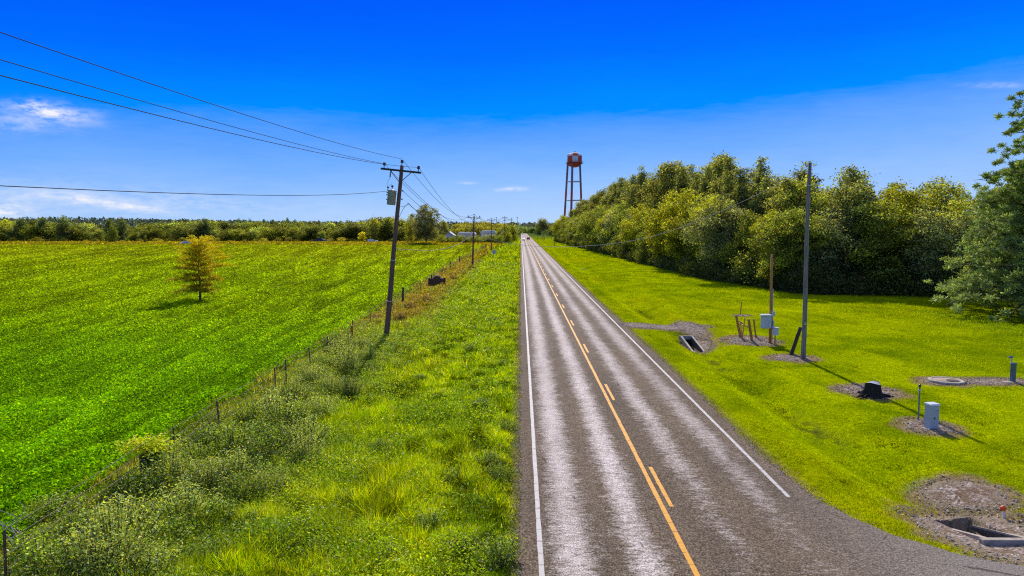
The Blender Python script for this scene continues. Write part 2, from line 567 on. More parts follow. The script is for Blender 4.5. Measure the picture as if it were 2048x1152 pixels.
# the film's saturated grade of the same sky: the Nishita radiance steers brightness only a little
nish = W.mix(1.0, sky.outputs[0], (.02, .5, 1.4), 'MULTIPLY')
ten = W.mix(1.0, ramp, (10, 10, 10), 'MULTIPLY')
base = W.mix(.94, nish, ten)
# aureole added round the (hidden) sun, high above the frame, to lift shade
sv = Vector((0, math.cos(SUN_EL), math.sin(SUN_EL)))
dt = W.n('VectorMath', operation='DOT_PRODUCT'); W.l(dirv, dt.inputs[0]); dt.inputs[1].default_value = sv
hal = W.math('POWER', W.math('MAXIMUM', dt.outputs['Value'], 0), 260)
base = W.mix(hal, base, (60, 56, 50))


# high thin clouds at fixed bearings
def cloud(col, px, py, wx, wy, rot, amt, seed):
    v = ray(px, py).normalized()
    az = math.atan2(v.x, v.y); e = math.asin(v.z)
    A = W.math('SUBTRACT', W.math('ARCTAN2', sp.outputs[0], sp.outputs[1]), az)
    E = W.math('SUBTRACT', W.math('ARCSINE', sp.outputs[2]), e)
    n1 = W.noise(48, W.mp(dirv, (1, 1, 3.0), (seed, 0, 0)), 6, .68)
    n2 = W.noise(9, W.mp(dirv, (1, 1, 2.0), (seed + 3, 0, 0)), 4, .6)
    E = W.math('ADD', E, W.math('MULTIPLY', W.math('SUBTRACT', n2, .5), wy * 3.0))
    c, s_ = math.cos(rot), math.sin(rot)
    u = W.math('ADD', W.math('MULTIPLY', A, c / wx), W.math('MULTIPLY', E, s_ / wx))
    q = W.math('SUBTRACT', W.math('MULTIPLY', E, c / wy), W.math('MULTIPLY', A, s_ / wy))
    d = W.math('ADD', W.math('MULTIPLY', u, u), W.math('MULTIPLY', q, q))
    g = W.math('POWER', 2.718, W.math('MULTIPLY', d, -1))
    g = W.math('MULTIPLY', g, W.math('MULTIPLY', W.math('SUBTRACT', n1, .36, ), 4.2), True)
    g = W.math('MULTIPLY', g, amt, True)
    return W.mix(g, col, (9.2, 9.2, 9.8))


base = cloud(base, 100, 226, .036, .009, -.04, .95, 0)
base = cloud(base, 60, 245, .050, .012, .1, .35, 5)
base = cloud(base, 225, 407, .060, .0055, -.17, 1.0, 11)
base = cloud(base, 130, 392, .050, .006, -.05, .55, 23)
base = cloud(base, 5, 415, .032, .012, 0, .85, 31)
base = cloud(base, 1025, 379, .020, .0028, .05, .75, 41)
base = cloud(base, 935, 365, .014, .0020, .0, .35, 43)
base = cloud(base, 1990, 172, .025, .003, -.1, .30, 53)
base = cloud(base, 220, 400, .22, .018, -.03, .28, 61)
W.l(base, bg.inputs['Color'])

sd = bpy.data.lights.new('sun', 'SUN'); sd.energy = 5.0; sd.angle = R(.5); sd.color = (1, .94, .84)
so = bpy.data.objects.new('sun', sd); COL.objects.link(so)
so.rotation_euler = (-(PI / 2 - SUN_EL), 0, R(0))
SC.view_settings.view_transform = 'Standard'; SC.view_settings.look = 'None'; SC.view_settings.exposure = 0
SC.cycles.use_denoising = False; SC.cycles.pixel_filter_type = 'BLACKMAN_HARRIS'; SC.cycles.filter_width = 1.15
SC.cycles.sample_clamp_indirect = 4
SC.cycles.max_bounces = 6; SC.cycles.diffuse_bounces = 3; SC.cycles.transmission_bounces = 4

# ------------------------------------------------------------------ ground
FENCE_X = -11.9


def fence_x(y):
    return -10.6 - 0.018 * np.minimum(np.asarray(y, float), 130)


PATCH = []   # gravel patches: (cx, cy, rx, ry, angle)


def in_patch(x, y, grow=0.0):
    r = np.zeros_like(x, bool)
    for cx, cy, rx, ry, a in PATCH:
        c, s = math.cos(a), math.sin(a)
        u = ((x - cx) * c + (y - cy) * s) / (rx + grow); v = (-(x - cx) * s + (y - cy) * c) / (ry + grow)
        r |= (u * u + v * v + (vnoise(x * 2.2, y * 2.2, 3) - .5) * .7) < 1
    return r


def add_patch(px, py, rx, ry, a=0.0):
    p = at(px, py); PATCH.append((p.x, p.y, rx, ry, a)); return p


add_patch(1500, 681, 1.9, 2.2); add_patch(1585, 716, 1.35, 1.2)
add_patch(1738, 783, 1.35, 1.5); add_patch(1855, 853, 1.0, 1.15, -.3)
add_patch(1890, 763, 1.3, .9); add_patch(1985, 763, 2.2, .8)
add_patch(1483, 631, .7, .6)
add_patch(1378, 678, 1.0, 4.6); add_patch(1395, 692, .9, 2.2)
add_patch(1340, 655, 3.0, 1.7); add_patch(1275, 651, 1.5, 1.5)
add_patch(1990, 1075, 1.7, 2.6, .15); add_patch(1925, 1035, .95, 1.5, .5)


def zone_col(x, y):
    """base colour of bare ground under the plants"""
    n = fbm(x * .35, y * .35, 5); n2 = fbm(x * .06, y * .03, 9)
    n3 = fbm(x * 1.7, y * 1.7, 19)
    sh = x.shape
    c = np.zeros(sh + (3,))
    lawn = np.array([.31, .385, .001]); lawn2 = np.array([.18, .25, .001]); lawny = np.array([.39, .40, .002])
    t = sstep(.36, .62, n)[..., None]
    L = lawn * t + lawn2 * (1 - t)
    u = sstep(.52, .72, n2)[..., None]; L = L * (1 - .5 * u) + lawny * .5 * u
    verge = np.array([.20, .30, .010]); verge2 = np.array([.11, .17, .010])
    V = verge * t + verge2 * (1 - t)
    fieldn = np.array([.05, .13, .005]); fieldf = np.array([.07, .11, .008])
    k = sstep(25, 110, y)[..., None]
    Fd = fieldn * (1 - k) + fieldf * k
    Fd = Fd * (.75 + .5 * n3[..., None])
    strip = sstep(296, 306, y + 10 * (n - .5))[..., None]
    Fd = Fd * (1 - strip) + np.array([.42, .32, .035]) * strip
    back = sstep(345, 380, y)[..., None]
    Fd = Fd * (1 - back) + np.array([.10, .13, .02]) * back
    fx = fence_x(y)
    m = sstep(-1.2, .6, x - fx + 1.0 + (n - .5) * 2)[..., None]
    br = (np.exp(-((x - fx - 1.4) / 2.2) ** 2) * sstep(46, 62, y))[..., None]
    V = V * (1 - .75 * br) + np.array([.27, .17, .035]) * .75 * br
    c = Fd * (1 - m) + V * m
    r = (x > 4)[..., None]
    c = np.where(r, L, c)
    # ditch bottom
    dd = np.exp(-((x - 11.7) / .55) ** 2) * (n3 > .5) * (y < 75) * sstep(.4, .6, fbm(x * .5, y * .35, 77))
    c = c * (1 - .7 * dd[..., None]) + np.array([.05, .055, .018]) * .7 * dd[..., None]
    # road edges: dirt and dry grass
    e = np.maximum(np.exp(-((x + .05) / .22) ** 2), np.exp(-((x - 8.1) / .25) ** 2))[..., None]
    c = c * (1 - .8 * e) + np.array([.22, .16, .08]) * .8 * e
    # wood floor
    wx = sstep(0, 3.5, x - forest_x(y) + 1.4) * sstep(0, 4, y - forest_y(x) + 2) * (y < 410)
    c = c * (1 - wx[..., None]) + np.array([.032, .028, .018]) * wx[..., None]
    # far plain
    fr = sstep(430, 700, y)[..., None]
    c = c * (1 - fr) + np.array([.10, .14, .03]) * fr
    # soft dirt ring of the gravel patches
    for cx, cy, rx, ry, a in PATCH:
        cc, ss = math.cos(a), math.sin(a)
        uu = ((x - cx) * cc + (y - cy) * ss) / (rx + .25); vv = (-(x - cx) * ss + (y - cy) * cc) / (ry + .25)
        q = (1 - sstep(.75, 1.25, uu * uu + vv * vv + (n3 - .5) * 1.1))[..., None]
        c = c * (1 - q) + np.array([.27, .20, .13]) * q
    return c


def forest_x(y):
    return np.interp(y, [60, 76, 84, 98, 138, 209, 260, 340, 400, 600], [31, 29.8, 28.0, 25.2, 24.6, 23.0, 21.6, 19.4, 18.6, 18.6]) + 1.0


def forest_y(x):
    return np.interp(x, [20, 30, 46, 60, 90], [76, 76, 71.5, 70, 70])


def lines_(segs):
    out = []
    for a, b, s in segs:
        n = max(1, int(round((b - a) / s))); out += list(np.linspace(a, b, n, endpoint=False))
    return np.array(out)


xs = np.concatenate([lines_([(-6000, -400, 400), (-400, -60, 10), (-60, -16, 1.0), (-16, 10.6, .2), (10.6, 13, .1), (13, 22, .2), (22, 60, .8), (60, 400, 20), (400, 6000, 400)]), [6000]])
ys = np.concatenate([lines_([(-200, 8, 8), (8, 15, .22), (15, 20, .11), (20, 42, .22), (42, 49, .12), (49, 62, .22), (62, 130, 1.0), (130, 400, 4), (400, 1000, 30), (1000, 9000, 500)]), [9000]])
GX, GY = np.meshgrid(xs, ys)
GZ = gz(GX, GY) + (fbm(GX * 1.1, GY * 1.1, 40) - .5) * .10 * (np.abs(GX - 4) > 4.8) * (GY < 130) * (GY > 0) * np.where(in_patch(GX, GY, .9), 0, 1)
GZ = np.minimum(GZ, gz(GX, GY) + .05)
# real hole under the two drainage inlets is not needed: the ditch itself is the low ground there
nx, ny = len(xs), len(ys)
V = np.stack([GX, GY, GZ - .004], -1).reshape(-1, 3)
idx = np.arange(nx * ny).reshape(ny, nx)
Fc = np.stack([idx[:-1, :-1], idx[:-1, 1:], idx[1:, 1:], idx[1:, :-1]], -1).reshape(-1, 4)


def mat_ground():
    m = NT('ground')
    a = m.n('Attribute', attribute_name='Col').outputs['Color']
    v = m.coord()
    f1 = m.noise(24, v, 3, .8); f2 = m.noise(5, v, 5, .75); f3 = m.noise(.7, m.mp(v, (1, .5, 1)), 5, .7); f4 = m.noise(.12, m.mp(v, (1, .35, 1)), 6, .75)
    c = m.mix(1, a, m.ramp(f1, [(.36, (.35, .42, .5)), (.62, (1.45, 1.4, 1.2))]), 'MULTIPLY')
    c = m.mix(1, c, m.ramp(f2, [(.34, (.55, .62, .7)), (.66, (1.35, 1.28, 1.2))]), 'MULTIPLY')
    c = m.mix(1, c, m.ramp(f3, [(.32, (.72, .80, .9)), (.68, (1.22, 1.12, 1.0))]), 'MULTIPLY')
    c = m.mix(.8, c, m.ramp(f4, [(.32, (.72, .80, .9)), (.68, (1.22, 1.12, 1.0))]), 'MULTIPLY')
    m.bsdf(c, .95, .0, 0, f1, .6, .03)
    return m.m


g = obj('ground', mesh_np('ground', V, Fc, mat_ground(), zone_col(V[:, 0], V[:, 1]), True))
setp(g, 'green farmland with a rough verge, mown lawn and shallow ditch beside the road', 'ground', kind='structure')

# ------------------------------------------------------------------ road
YS = np.concatenate([np.arange(-10, 80, .12), np.arange(80, 200, 2), np.arange(200, 960, 20)])


def edge_r(y):
    base = 8.02 + (fbm(y * 1.3, y * 0 + 3, 8) - .5) * .22 + (fbm(y * .25, y * 0, 18) - .5) * .25
    fl = np.interp(y, [-10, 13.2, 14.3, 14.9, 15.4, 16.2, 17.2, 18.3, 19.3, 21], [24, 24, 12.2, 10.75, 10.0, 9.1, 8.6, 8.3, 8.1, 8.02]) - 8.02
    return base + fl * (1 + (fbm(y * 3, y * 0 + 9, 8) - .5) * .12)


def edge_l(y):
    return -.02 + (fbm(y * 1.4, y * 0, 28) - .5) * .22


NXR = 40
T = np.linspace(0, 1, NXR)
RX = edge_l(YS)[:, None] * (1 - T) + edge_r(YS)[:, None] * T
RY = np.repeat(YS[:, None], NXR, 1)
RZ = np.full_like(RX, .012) + .05 * (1 - ((np.clip(RX, 0, 8) - 4) / 4) ** 2) - .02 * sstep(8.2, 12, RX)
V = np.stack([RX, RY, RZ], -1).reshape(-1, 3)
idx = np.arange(V.shape[0]).reshape(len(YS), NXR)
Fc = np.stack([idx[:-1, :-1], idx[:-1, 1:], idx[1:, 1:], idx[1:, :-1]], -1).reshape(-1, 4)
o = obj('road', mesh_np('road', V, Fc, M['asphalt'], None, True))
setp(o, 'worn two lane asphalt road with pale wheel tracks running to the horizon', 'road', kind='structure')


def road_z(x): return .012 + .05 * (1 - ((min(max(x, 0), 8) - 4) / 4) ** 2)


def strip(x0, x1, y0, y1, name, mat, label, group=None, wob=.012):
    n = max(2, int((y1 - y0) / (.15 if y1 - y0 < 20 else .5)))
    y = np.linspace(y0, y1, n)
    a = x0 + (fbm(y * 6, y * 0 + x0, 3, 2) - .5) * wob * 2; b = x1 + (fbm(y * 6, y * 0 + x1, 4, 2) - .5) * wob * 2
    V = np.stack([np.stack([a, y, np.full(n, road_z(x0) + .006)], -1), np.stack([b, y, np.full(n, road_z(x1) + .006)], -1)], 1).reshape(-1, 3)
    k = np.arange(n - 1) * 2
    o = obj(name, mesh_np(name, V, np.stack([k, k + 1, k + 3, k + 2], -1), mat))
    return setp(o, label, 'road marking', group, 'structure')


strip(.40, .52, -8, 950, 'edge_line', M['white_line'], 'long white edge line on the left side of the road')
strip(7.42, 7.54, 18.55, 950, 'edge_line', M['white_line'], 'white edge line on the right that ends before the apron')
strip(3.73, 3.86, -8, 950, 'centre_line', M['yellow_line'], 'solid yellow centre line of the road')
k = 0
y = 17.75
while y < 420:
    strip(3.99, 4.11, y, y + 3.05, 'centre_dash', M['yellow_line'], 'short yellow dash beside the solid centre line', 'yellow dashes beside the centre line')
    y += 11.35

# gravel patches as thin ragged sheets
plabels = ['gravel bed under the wooden brace frame and meter pole', 'gravel ring around the tall grey pole', 'gravel ring around the dark tree stump',
           'gravel patch under the grey utility pedestal', 'gravel bed around the round manhole', 'gravel strip around the pipe standpost at the right',
           'small gravel patch around the short stick', 'gravel bank around the farther concrete inlet', 'pale stone apron at the mouth of the farther inlet',
           'gravel end of the small crossing over the ditch', 'gravel strip joining the road edge to the crossing', 'gravel and dirt around the nearer concrete inlet',
           'pale gravel above the nearer inlet']
for (cx, cy, rx, ry, a), lb in zip(PATCH, plabels):
    nr, na = 26, 90
    vs = []
    for i in range(nr + 1):
        for j in range(na):
            th = 2 * PI * j / na
            rr = (i / nr) * .90 * (1 + (fbm(np.array(math.cos(th) * 3 + cx), np.array(math.sin(th) * 3 + cy), 5) - .5) * .55)
            u, v_ = math.cos(th) * rx * rr, math.sin(th) * ry * rr
            x, y = cx + u * math.cos(a) - v_ * math.sin(a), cy + u * math.sin(a) + v_ * math.cos(a)
            vs.append((x, y, 0))
    vs = np.array(vs, float)
    idxp = len([p for p in plabels[:plabels.index(lb)]])
    lift = .016 + .0016 * idxp - .07 * (np.repeat(np.arange(nr + 1), na) / nr) ** 9
    vs[:, 2] = gz(vs[:, 0], vs[:, 1]) + lift
    idx = np.arange(len(vs)).reshape(nr + 1, na)
    idn = np.roll(idx, -1, 1)
    Fp = np.stack([idx[:-1], idx[1:], idn[1:], idn[:-1]], -1).reshape(-1, 4)
    o = obj('gravel_patch', mesh_np('gravel_patch', vs, Fp, M['gravel'], np.repeat((np.repeat(np.arange(nr + 1), na) / nr)[:, None], 3, 1), True))
    setp(o, lb, 'gravel', kind='structure')


# ------------------------------------------------------------------ ground cover (stuff)
def in_view(x, y, margin=1.18):
    return np.abs(x + y * .0) <= (y * .80 * margin + 3)


def scatter(n, y0, y1, xa, xb, rng, powr=1.0):
    """density falls with distance: uniform in log distance and in bearing"""
    y = np.exp(rng.uniform(math.log(y0), math.log(y1), n) ** 1.0)
    a = xa(y) if callable(xa) else np.full(n, xa); b = xb(y) if callable(xb) else np.full(n, xb)
    lo = np.maximum(a, -y * .86 - 3); hi = np.minimum(b, y * .86 + 3)
    x = lo + (hi - lo) * rng.random(n)
    ok = (hi > lo)
    # keep share proportional to the strip's bearing width
    wgt = (hi - lo) / (y * 1.72 + 6)
    ok &= rng.random(n) < wgt / wgt.max()
    return x[ok], y[ok]


def crop():
    rng = np.random.default_rng(11)
    x, y = scatter(900000, 13.5, 300, lambda y: y * 0 - 400, lambda y: fence_x(y) - .9 - 1.2 * fbm(y * .5, y * 0 + 2, 66), rng)
    n = len(x)
    s = np.maximum(.095, .0024 * y) * rng.uniform(.6, 1.5, n)
    track = np.abs(x + 28.2 - .2 * np.sin(y * .2)) < .22
    edge = fbm(x * .8, y * .8, 61) > .15
    k = ~(track & (rng.random(n) < .85)) & edge
    x, y, s = x[k], y[k], s[k]; n = len(x)
    lump = vnoise(x / (.45 + y * .004), y / (.7 + y * .02), 33)
    hgt = (.05 + .32 * lump) * sstep(0, 3, fence_x(y) - x) + .05
    z = gz(x, y) + hgt * rng.uniform(.15, 1.15, n)
    c = np.stack([x, y, z], 1)
    nr = rand_unit(n, rng) * .75 + np.array([0, .1, .75]); nr /= np.linalg.norm(nr, axis=1, keepdims=True)
    V, Fq = leaf_quads(c, nr, s, rng, .55)
    k1 = sstep(24, 75, y)[:, None]; k2 = sstep(60, 240, y)[:, None]
    near = np.array([.22, .47, .003]); mid = np.array([.31, .485, .003]); far = np.array([.355, .445, .006])
    col = near * (1 - k1) + mid * k1; col = col * (1 - k2) + far * k2
    yl = sstep(.5, .7, fbm(x * .05, y * .02, 71))[:, None]
    col = col * (1 - .3 * yl) + np.array([.26, .32, .01]) * .3 * yl
    patch = fbm(x * .16, y * .07, 75, 4)[:, None]
    col = col * (.62 + .75 * patch) * (.55 + .7 * lump[:, None]) * np.exp(rng.normal(size=(n, 1)) * .40)
    pass
    nf = sstep(2.5, .0, fence_x(y) - x - .8)[:, None] * sstep(22, 45, y)[:, None] * 0
    col = jit(col * (1 - nf), n, rng, .10, .05)
    o = obj('field_crop', mesh_np('field_crop', V, Fq, M['grass'], col))
    setp(o, 'dense low green crop covering the wide field left of the fence', 'crop', kind='stuff')


crop()


def dry_strip():
    rng = np.random.default_rng(12)
    n = 26000
    y = rng.uniform(292, 345, n); x = rng.uniform(-300, -12, n)
    s = rng.uniform(.5, 1.3, n)
    c = np.stack([x, y, rng.uniform(0, .7, n)], 1)
    V, Ft = blade_tris(c, s * .5, s * .9, .3, rng)
    t = sstep(.35, .65, fbm(x * .04, y * .2, 3))[:, None]
    col = jit(np.array([.42, .33, .03]) * t + np.array([.26, .27, .02]) * (1 - t), n, rng, .3)
    o = obj('dry_grass', mesh_np('dry_grass', V, Ft, M['grass'], col))
    setp(o, 'strip of yellow dry grass along the far edge of the field', 'grass', kind='stuff')


dry_strip()


def lawn():
    rng = np.random.default_rng(13)
    x, y = scatter(620000, 13, 420, 8.0, lambda y: np.where(y > 74, forest_x(y) + 1, 90), rng)
    k = ~in_patch(x, y, .15 - .9 * rng.random(len(x)) ** 2.0) & (x > edge_r(y) + .10 * rng.random(len(x)) - .04)
    k &= ~((y > 82) & (x > forest_x(y) + .5))
    x, y = x[k], y[k]; n = len(x)
    px = y / 683.
    h = np.maximum(.04, px * .55) * rng.uniform(.5, 1.5, n)
    mow = np.sin(x * 1.9 + np.sin(y * .05) * 2 + (fbm(x * .2, y * .05, 3) - .5) * 6)
    rough = sstep(.5, .7, fbm(x * .25, y * .25, 91)) * sstep(22, 34, x) * (y < 75)
    h = h * (1 + 1.6 * rough)
    c = np.stack([x, y, gz(x, y) + .0], 1)
    V, Ft = blade_tris(c, h, np.maximum(.02, px * .7) * rng.uniform(.7, 1.4, n), .55, rng)
    a = np.array([.42, .525, .002]); b = np.array([.22, .32, .002]); yl = np.array([.50, .51, .004])
    t = sstep(.30, .68, fbm(x * .6, y * .4, 6, 5) * .85 + .07 * mow + .08)[:, None]
    u = sstep(.5, .7, fbm(x * .09 + 5, y * .05, 9))[:, None]
    col = (a * t + b * (1 - t)); col = col * (1 - .45 * u) + yl * .45 * u
    wv_ = (fbm(x * .3, y * .12, 151, 3) - .5) * 1.6
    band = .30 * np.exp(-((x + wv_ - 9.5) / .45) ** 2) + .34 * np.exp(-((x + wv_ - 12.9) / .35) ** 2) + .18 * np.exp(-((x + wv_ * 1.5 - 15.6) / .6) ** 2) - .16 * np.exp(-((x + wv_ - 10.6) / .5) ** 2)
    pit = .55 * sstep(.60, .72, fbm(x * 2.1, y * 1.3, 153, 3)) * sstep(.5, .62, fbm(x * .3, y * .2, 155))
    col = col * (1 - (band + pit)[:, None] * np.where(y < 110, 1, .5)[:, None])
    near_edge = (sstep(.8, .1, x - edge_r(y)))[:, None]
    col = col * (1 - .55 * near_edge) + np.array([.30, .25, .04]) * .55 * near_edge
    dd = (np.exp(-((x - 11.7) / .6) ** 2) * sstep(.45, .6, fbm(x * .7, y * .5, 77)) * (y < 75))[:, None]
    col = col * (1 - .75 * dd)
    # dry rim round the gravel
    rim = in_patch(x, y, .45)[:, None] * .5
    col = col * (1 - rim) + np.array([.33, .22, .03]) * rim
    gr = rough[:, None] * .5
    col = col * (1 - gr) + np.array([.16, .30, .02]) * gr
    col = jit(col, n, rng, .20, .04)
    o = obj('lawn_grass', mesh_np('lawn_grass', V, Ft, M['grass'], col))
    setp(o, 'short bright mown grass between the road and the wood', 'grass', kind='stuff')


lawn()


def clump_pos(n_cl, per, y0, y1, xa, xb, rng, spread):
    x, y = scatter(n_cl, y0, y1, xa, xb, rng)
    x = np.repeat(x, per); y = np.repeat(y, per)
    sp_ = spread * (1 + y / 60)
    return x + rng.normal(size=len(x)) * sp_, y + rng.normal(size=len(x)) * sp_


def verge():
    rng = np.random.default_rng(14)
    Vs = []; Fs = []; Cs = []; off = 0
    x1, y1 = scatter(430000, 12.5, 400, lambda y: fence_x(y) - 2.2, 0.05, rng)
    x2, y2 = clump_pos(30000, 12, 12.5, 200, lambda y: fence_x(y), -0.3, rng, .07)
    for which, (x, y) in enumerate(((x1, y1), (x2, y2))):
        k = (x < edge_l(y) + .06 * rng.random(len(x))); x, y = x[k], y[k]; n = len(x)
        px = y / 683.
        big = fbm(x * .32, y * .22, 101); small = fbm(x * 1.3, y * 1.0, 102)
        edge = sstep(0, 1.0, -x)
        if which == 0:
            h = np.maximum(.12 + .16 * small, px * 1.7) * rng.uniform(.5, 1.3, n) * (.25 + .75 * edge)
            wd = np.maximum(.025, px * .85) * rng.uniform(.6, 1.4, n); lean = .8
        else:
            cl = vnoise(x * .9, y * .9, 103)
            h = (.16 + .30 * sstep(.40, .75, big) * (.4 + .6 * cl)) * rng.uniform(.5, 1.2, n) * (.25 + .75 * edge)
            h = np.maximum(h, px * 1.3)
            wd = np.maximum(.024, px * .7) * rng.uniform(.6, 1.3, n); lean = .8
        h = h * (.55 + 1.0 * sstep(.35, .7, fbm(x * 1.9, y * 1.5, 109, 3)))
        c = np.stack([x, y, gz(x, y) - .01], 1)
        V, Ft = blade_tris(c, h, wd, lean, rng)
        a = np.array([.44, .64, .004]); b = np.array([.10, .20, .004]); yl = np.array([.62, .72, .01]); brn = np.array([.50, .28, .03]); gg = np.array([.36, .40, .08])
        vs_ = fbm(x * 3.2, y * 2.4, 107, 3)
        t = sstep(.34, .62, small * .5 + big * .2 + vs_ * .3 + (which * .05))[:, None]
        col = a * t + b * (1 - t)
        u = sstep(.5, .68, fbm(x * .16, y * .10, 110))[:, None]; col = col * (1 - .36 * u) + yl * .36 * u
        s_ = (sstep(4.8, 1.5, x - fence_x(y) + (big - .5) * 4) * sstep(52, 30, y))[:, None]
        col = col * (1 - .7 * s_) + gg * .7 * s_
        r_ = (sstep(5.2, 2.0, x - fence_x(y) + (big - .5) * 5) * sstep(44, 62, y) * sstep(.3, .5, fbm(x * .3, y * .12, 120)))[:, None]
        col = col * (1 - .8 * r_) + (brn * t + np.array([.36, .27, .05]) * (1 - t)) * .8 * r_
        e = (sstep(.55, .05, -x))[:, None]; col = col * (1 - .6 * e) + np.array([.28, .24, .04]) * .6 * e
        tw = (rng.random(n) < .035)[:, None]; col = np.where(tw, [.62, .64, .30], col)  # a few pale blades painted in as glints
        ol = (sstep(1.2, -.2, x - fence_x(y)))[:, None]; col = col * (1 - .6 * ol) + np.array([.30, .27, .06]) * .6 * ol
        pit = .6 * sstep(.56, .70, fbm(x * 1.3, y * .9, 163, 3)); col = col * (.35 + 1.25 * vs_[:, None]) * (1 - pit[:, None])  # shadow pits between tufts painted into the blade colour
        col = jit(col, n, rng, .5, .15)
        Vs.append(V); Fs.append(Ft + off); off += len(V); Cs.append(col)
    o = obj('verge_grass', mesh_np('verge_grass', np.concatenate(Vs), np.concatenate(Fs), M['grass'], np.concatenate(Cs)))
    setp(o, 'rough tall grass on the verge between fence and road', 'grass', kind='stuff')


verge()


def weeds():
    """broad-leaved weeds between the grass tufts"""
    rng = np.random.default_rng(15)
    x, y = clump_pos(30000, 24, 12.5, 150, lambda y: fence_x(y) - .5, -.5, rng, .14)
    big = fbm(x * .32, y * .22, 131)
    pr = sstep(.40, .54, big) * .75 + .25
    side = sstep(9, 2.5, x - fence_x(y)) * .65 + .35
    k = (rng.random(len(x)) < pr * side) & (x < -.25); x, y = x[k], y[k]; n = len(x)
    px = y / 683.
    hgt = (.12 + .55 * vnoise(x * .8, y * .8, 133)) * rng.random(n) ** .6 * sstep(0, 2, -x)
    c = np.stack([x, y, gz(x, y) + hgt], 1)
    nr = rand_unit(n, rng) * .8 + np.array([0, 0, .7]); nr /= np.linalg.norm(nr, axis=1, keepdims=True)
    V, Fq = leaf_quads(c, nr, np.maximum(.07, px * 1.5) * rng.uniform(.6, 1.5, n), rng, .5)
    t = vnoise(x * .8, y * .8, 135)[:, None]
    col = np.array([.16, .29, .012]) * t + np.array([.52, .66, .015]) * (1 - t)
    g_ = sstep(6, 2, x - fence_x(y))[:, None]; col = col * (1 - .5 * g_) + np.array([.30, .38, .10]) * .5 * g_
    col = np.where((rng.random(n) < .04)[:, None], [.62, .64, .40], col)  # glints painted in as scattered pale leaves
    bz = (sstep(5.2, 2.0, x - fence_x(y)) * sstep(46, 60, y))[:, None] * .75; col = col * (1 - bz) + np.array([.42, .27, .04]) * bz
    fl = (rng.random(n) < .03) & (x - fence_x(y) < 1.5); col = np.where(fl[:, None], [.75, .42, .01], col)
    col = jit(col, n, rng, .35, .12)
    o = obj('verge_weeds', mesh_np('verge_weeds', V, Fq, M['leaf'], col))
    setp(o, 'low leafy weeds mixed through the verge grass', 'weeds', kind='stuff')


weeds()


# loose stones and dead stalks strewn over the gravel
def stones():
    rng = np.random.default_rng(21); cs = []; ss = []
    for cx, cy, rx, ry, a in PATCH:
        n = int(260 * rx * ry); r = np.sqrt(rng.random(n)) * 1.08; t = rng.uniform(0, 2 * PI, n)
        u, v = np.cos(t) * rx * r, np.sin(t) * ry * r
        cs.append(np.stack([cx + u * math.cos(a) - v * math.sin(a), cy + u * math.sin(a) + v * math.cos(a)], 1)); ss.append(rng.uniform(.02, .085, n) ** 1.0)
    # grit spilled along both road edges
    n = 5200; y = np.exp(rng.uniform(math.log(13), math.log(90), n)); left = rng.random(n) < .45
    x = np.where(left, edge_l(y) - np.abs(rng.normal(size=n)) * .14 + .05, edge_r(y) + np.abs(rng.normal(size=n)) * .16 - .06)
    cs.append(np.stack([x, y], 1)); ss.append(rng.uniform(.015, .05, n))
    c = np.concatenate(cs); s = np.concatenate(ss)[:, None]; n = len(c)
    z = gz(c[:, 0], c[:, 1]) + .03; c3 = np.column_stack([c, z])
    oct_ = np.array([[1, 0, 0], [0, 1, 0], [-1, 0, 0], [0, -1, 0], [0, 0, .7], [0, 0, -.7]], float)
    V = (c3[:, None, :] + oct_[None] * s[:, None, :] * rng.uniform(.5, 1.2, (n, 6, 1)) * .5 * rng.uniform(.7, 1.5, (n, 1, 3))).reshape(-1, 3)
    tri = np.array([[0, 1, 4], [1, 2, 4], [2, 3, 4], [3, 0, 4], [1, 0, 5], [2, 1, 5], [3, 2, 5], [0, 3, 5]])
    Fp = (np.arange(n)[:, None, None] * 6 + tri[None]).reshape(-1, 3)
    col = np.repeat(jit(np.array([.40, .32, .27]), n, rng, .45, .06), 8, 0)
    m = NT('pebble'); at_ = m.n('Attribute', attribute_name='Col').outputs['Color']; m.bsdf(at_, .9, .15)
    o = obj('loose_stones', mesh_np('loose_stones', V, Fp, m.m, col)); setp(o, 'loose pebbles and grit scattered on the dirt patches and road edges', 'pebbles', kind='stuff')


stones()


# leafy fringe hiding the foot of the wood
def understory():
    rng = np.random.default_rng(16)
    n = 110000
    y = np.exp(rng.uniform(math.log(72), math.log(395), n))
    x = forest_x(y) + rng.random(n) ** 1.3 * 7 - .3
    m = rng.random(n) < .35
    xx = rng.uniform(30, 72, n); x = np.where(m, xx, x); y = np.where(m, forest_y(xx) + rng.random(n) * 9 - .2, y)
    # keep the corner open
    k = (y > forest_y(x) - .5) & (x > forest_x(y) - .8); x, y = x[k], y[k]; n = len(x)
    deep = np.clip(np.minimum(x - forest_x(y), y - forest_y(x) + np.where(x < 33, 9, 0)), 0, 9)
    hg = rng.random(n) ** 1.1 * (1.0 + 2.0 * vnoise(x * .35, y * .22, 141) + deep * .55)
    c = np.stack([x, y, gz(x, y) + hg], 1)
    V, Fq = leaf_quads(c, rand_unit(n, rng), np.maximum(.22, .0032 * y) * rng.uniform(.6, 1.4, n), rng, .6)
    t = vnoise(x * .3, y * .2, 142)[:, None]
    col = jit(np.array([.08, .09, .04]) * t + np.array([.16, .20, .05]) * (1 - t), n, rng, .4)
    o = obj('undergrowth', mesh_np('undergrowth', V, Fq, M['leaf'], col))
    setp(o, 'dark brushy undergrowth along the foot of the wood', 'undergrowth', kind='stuff')


understory()

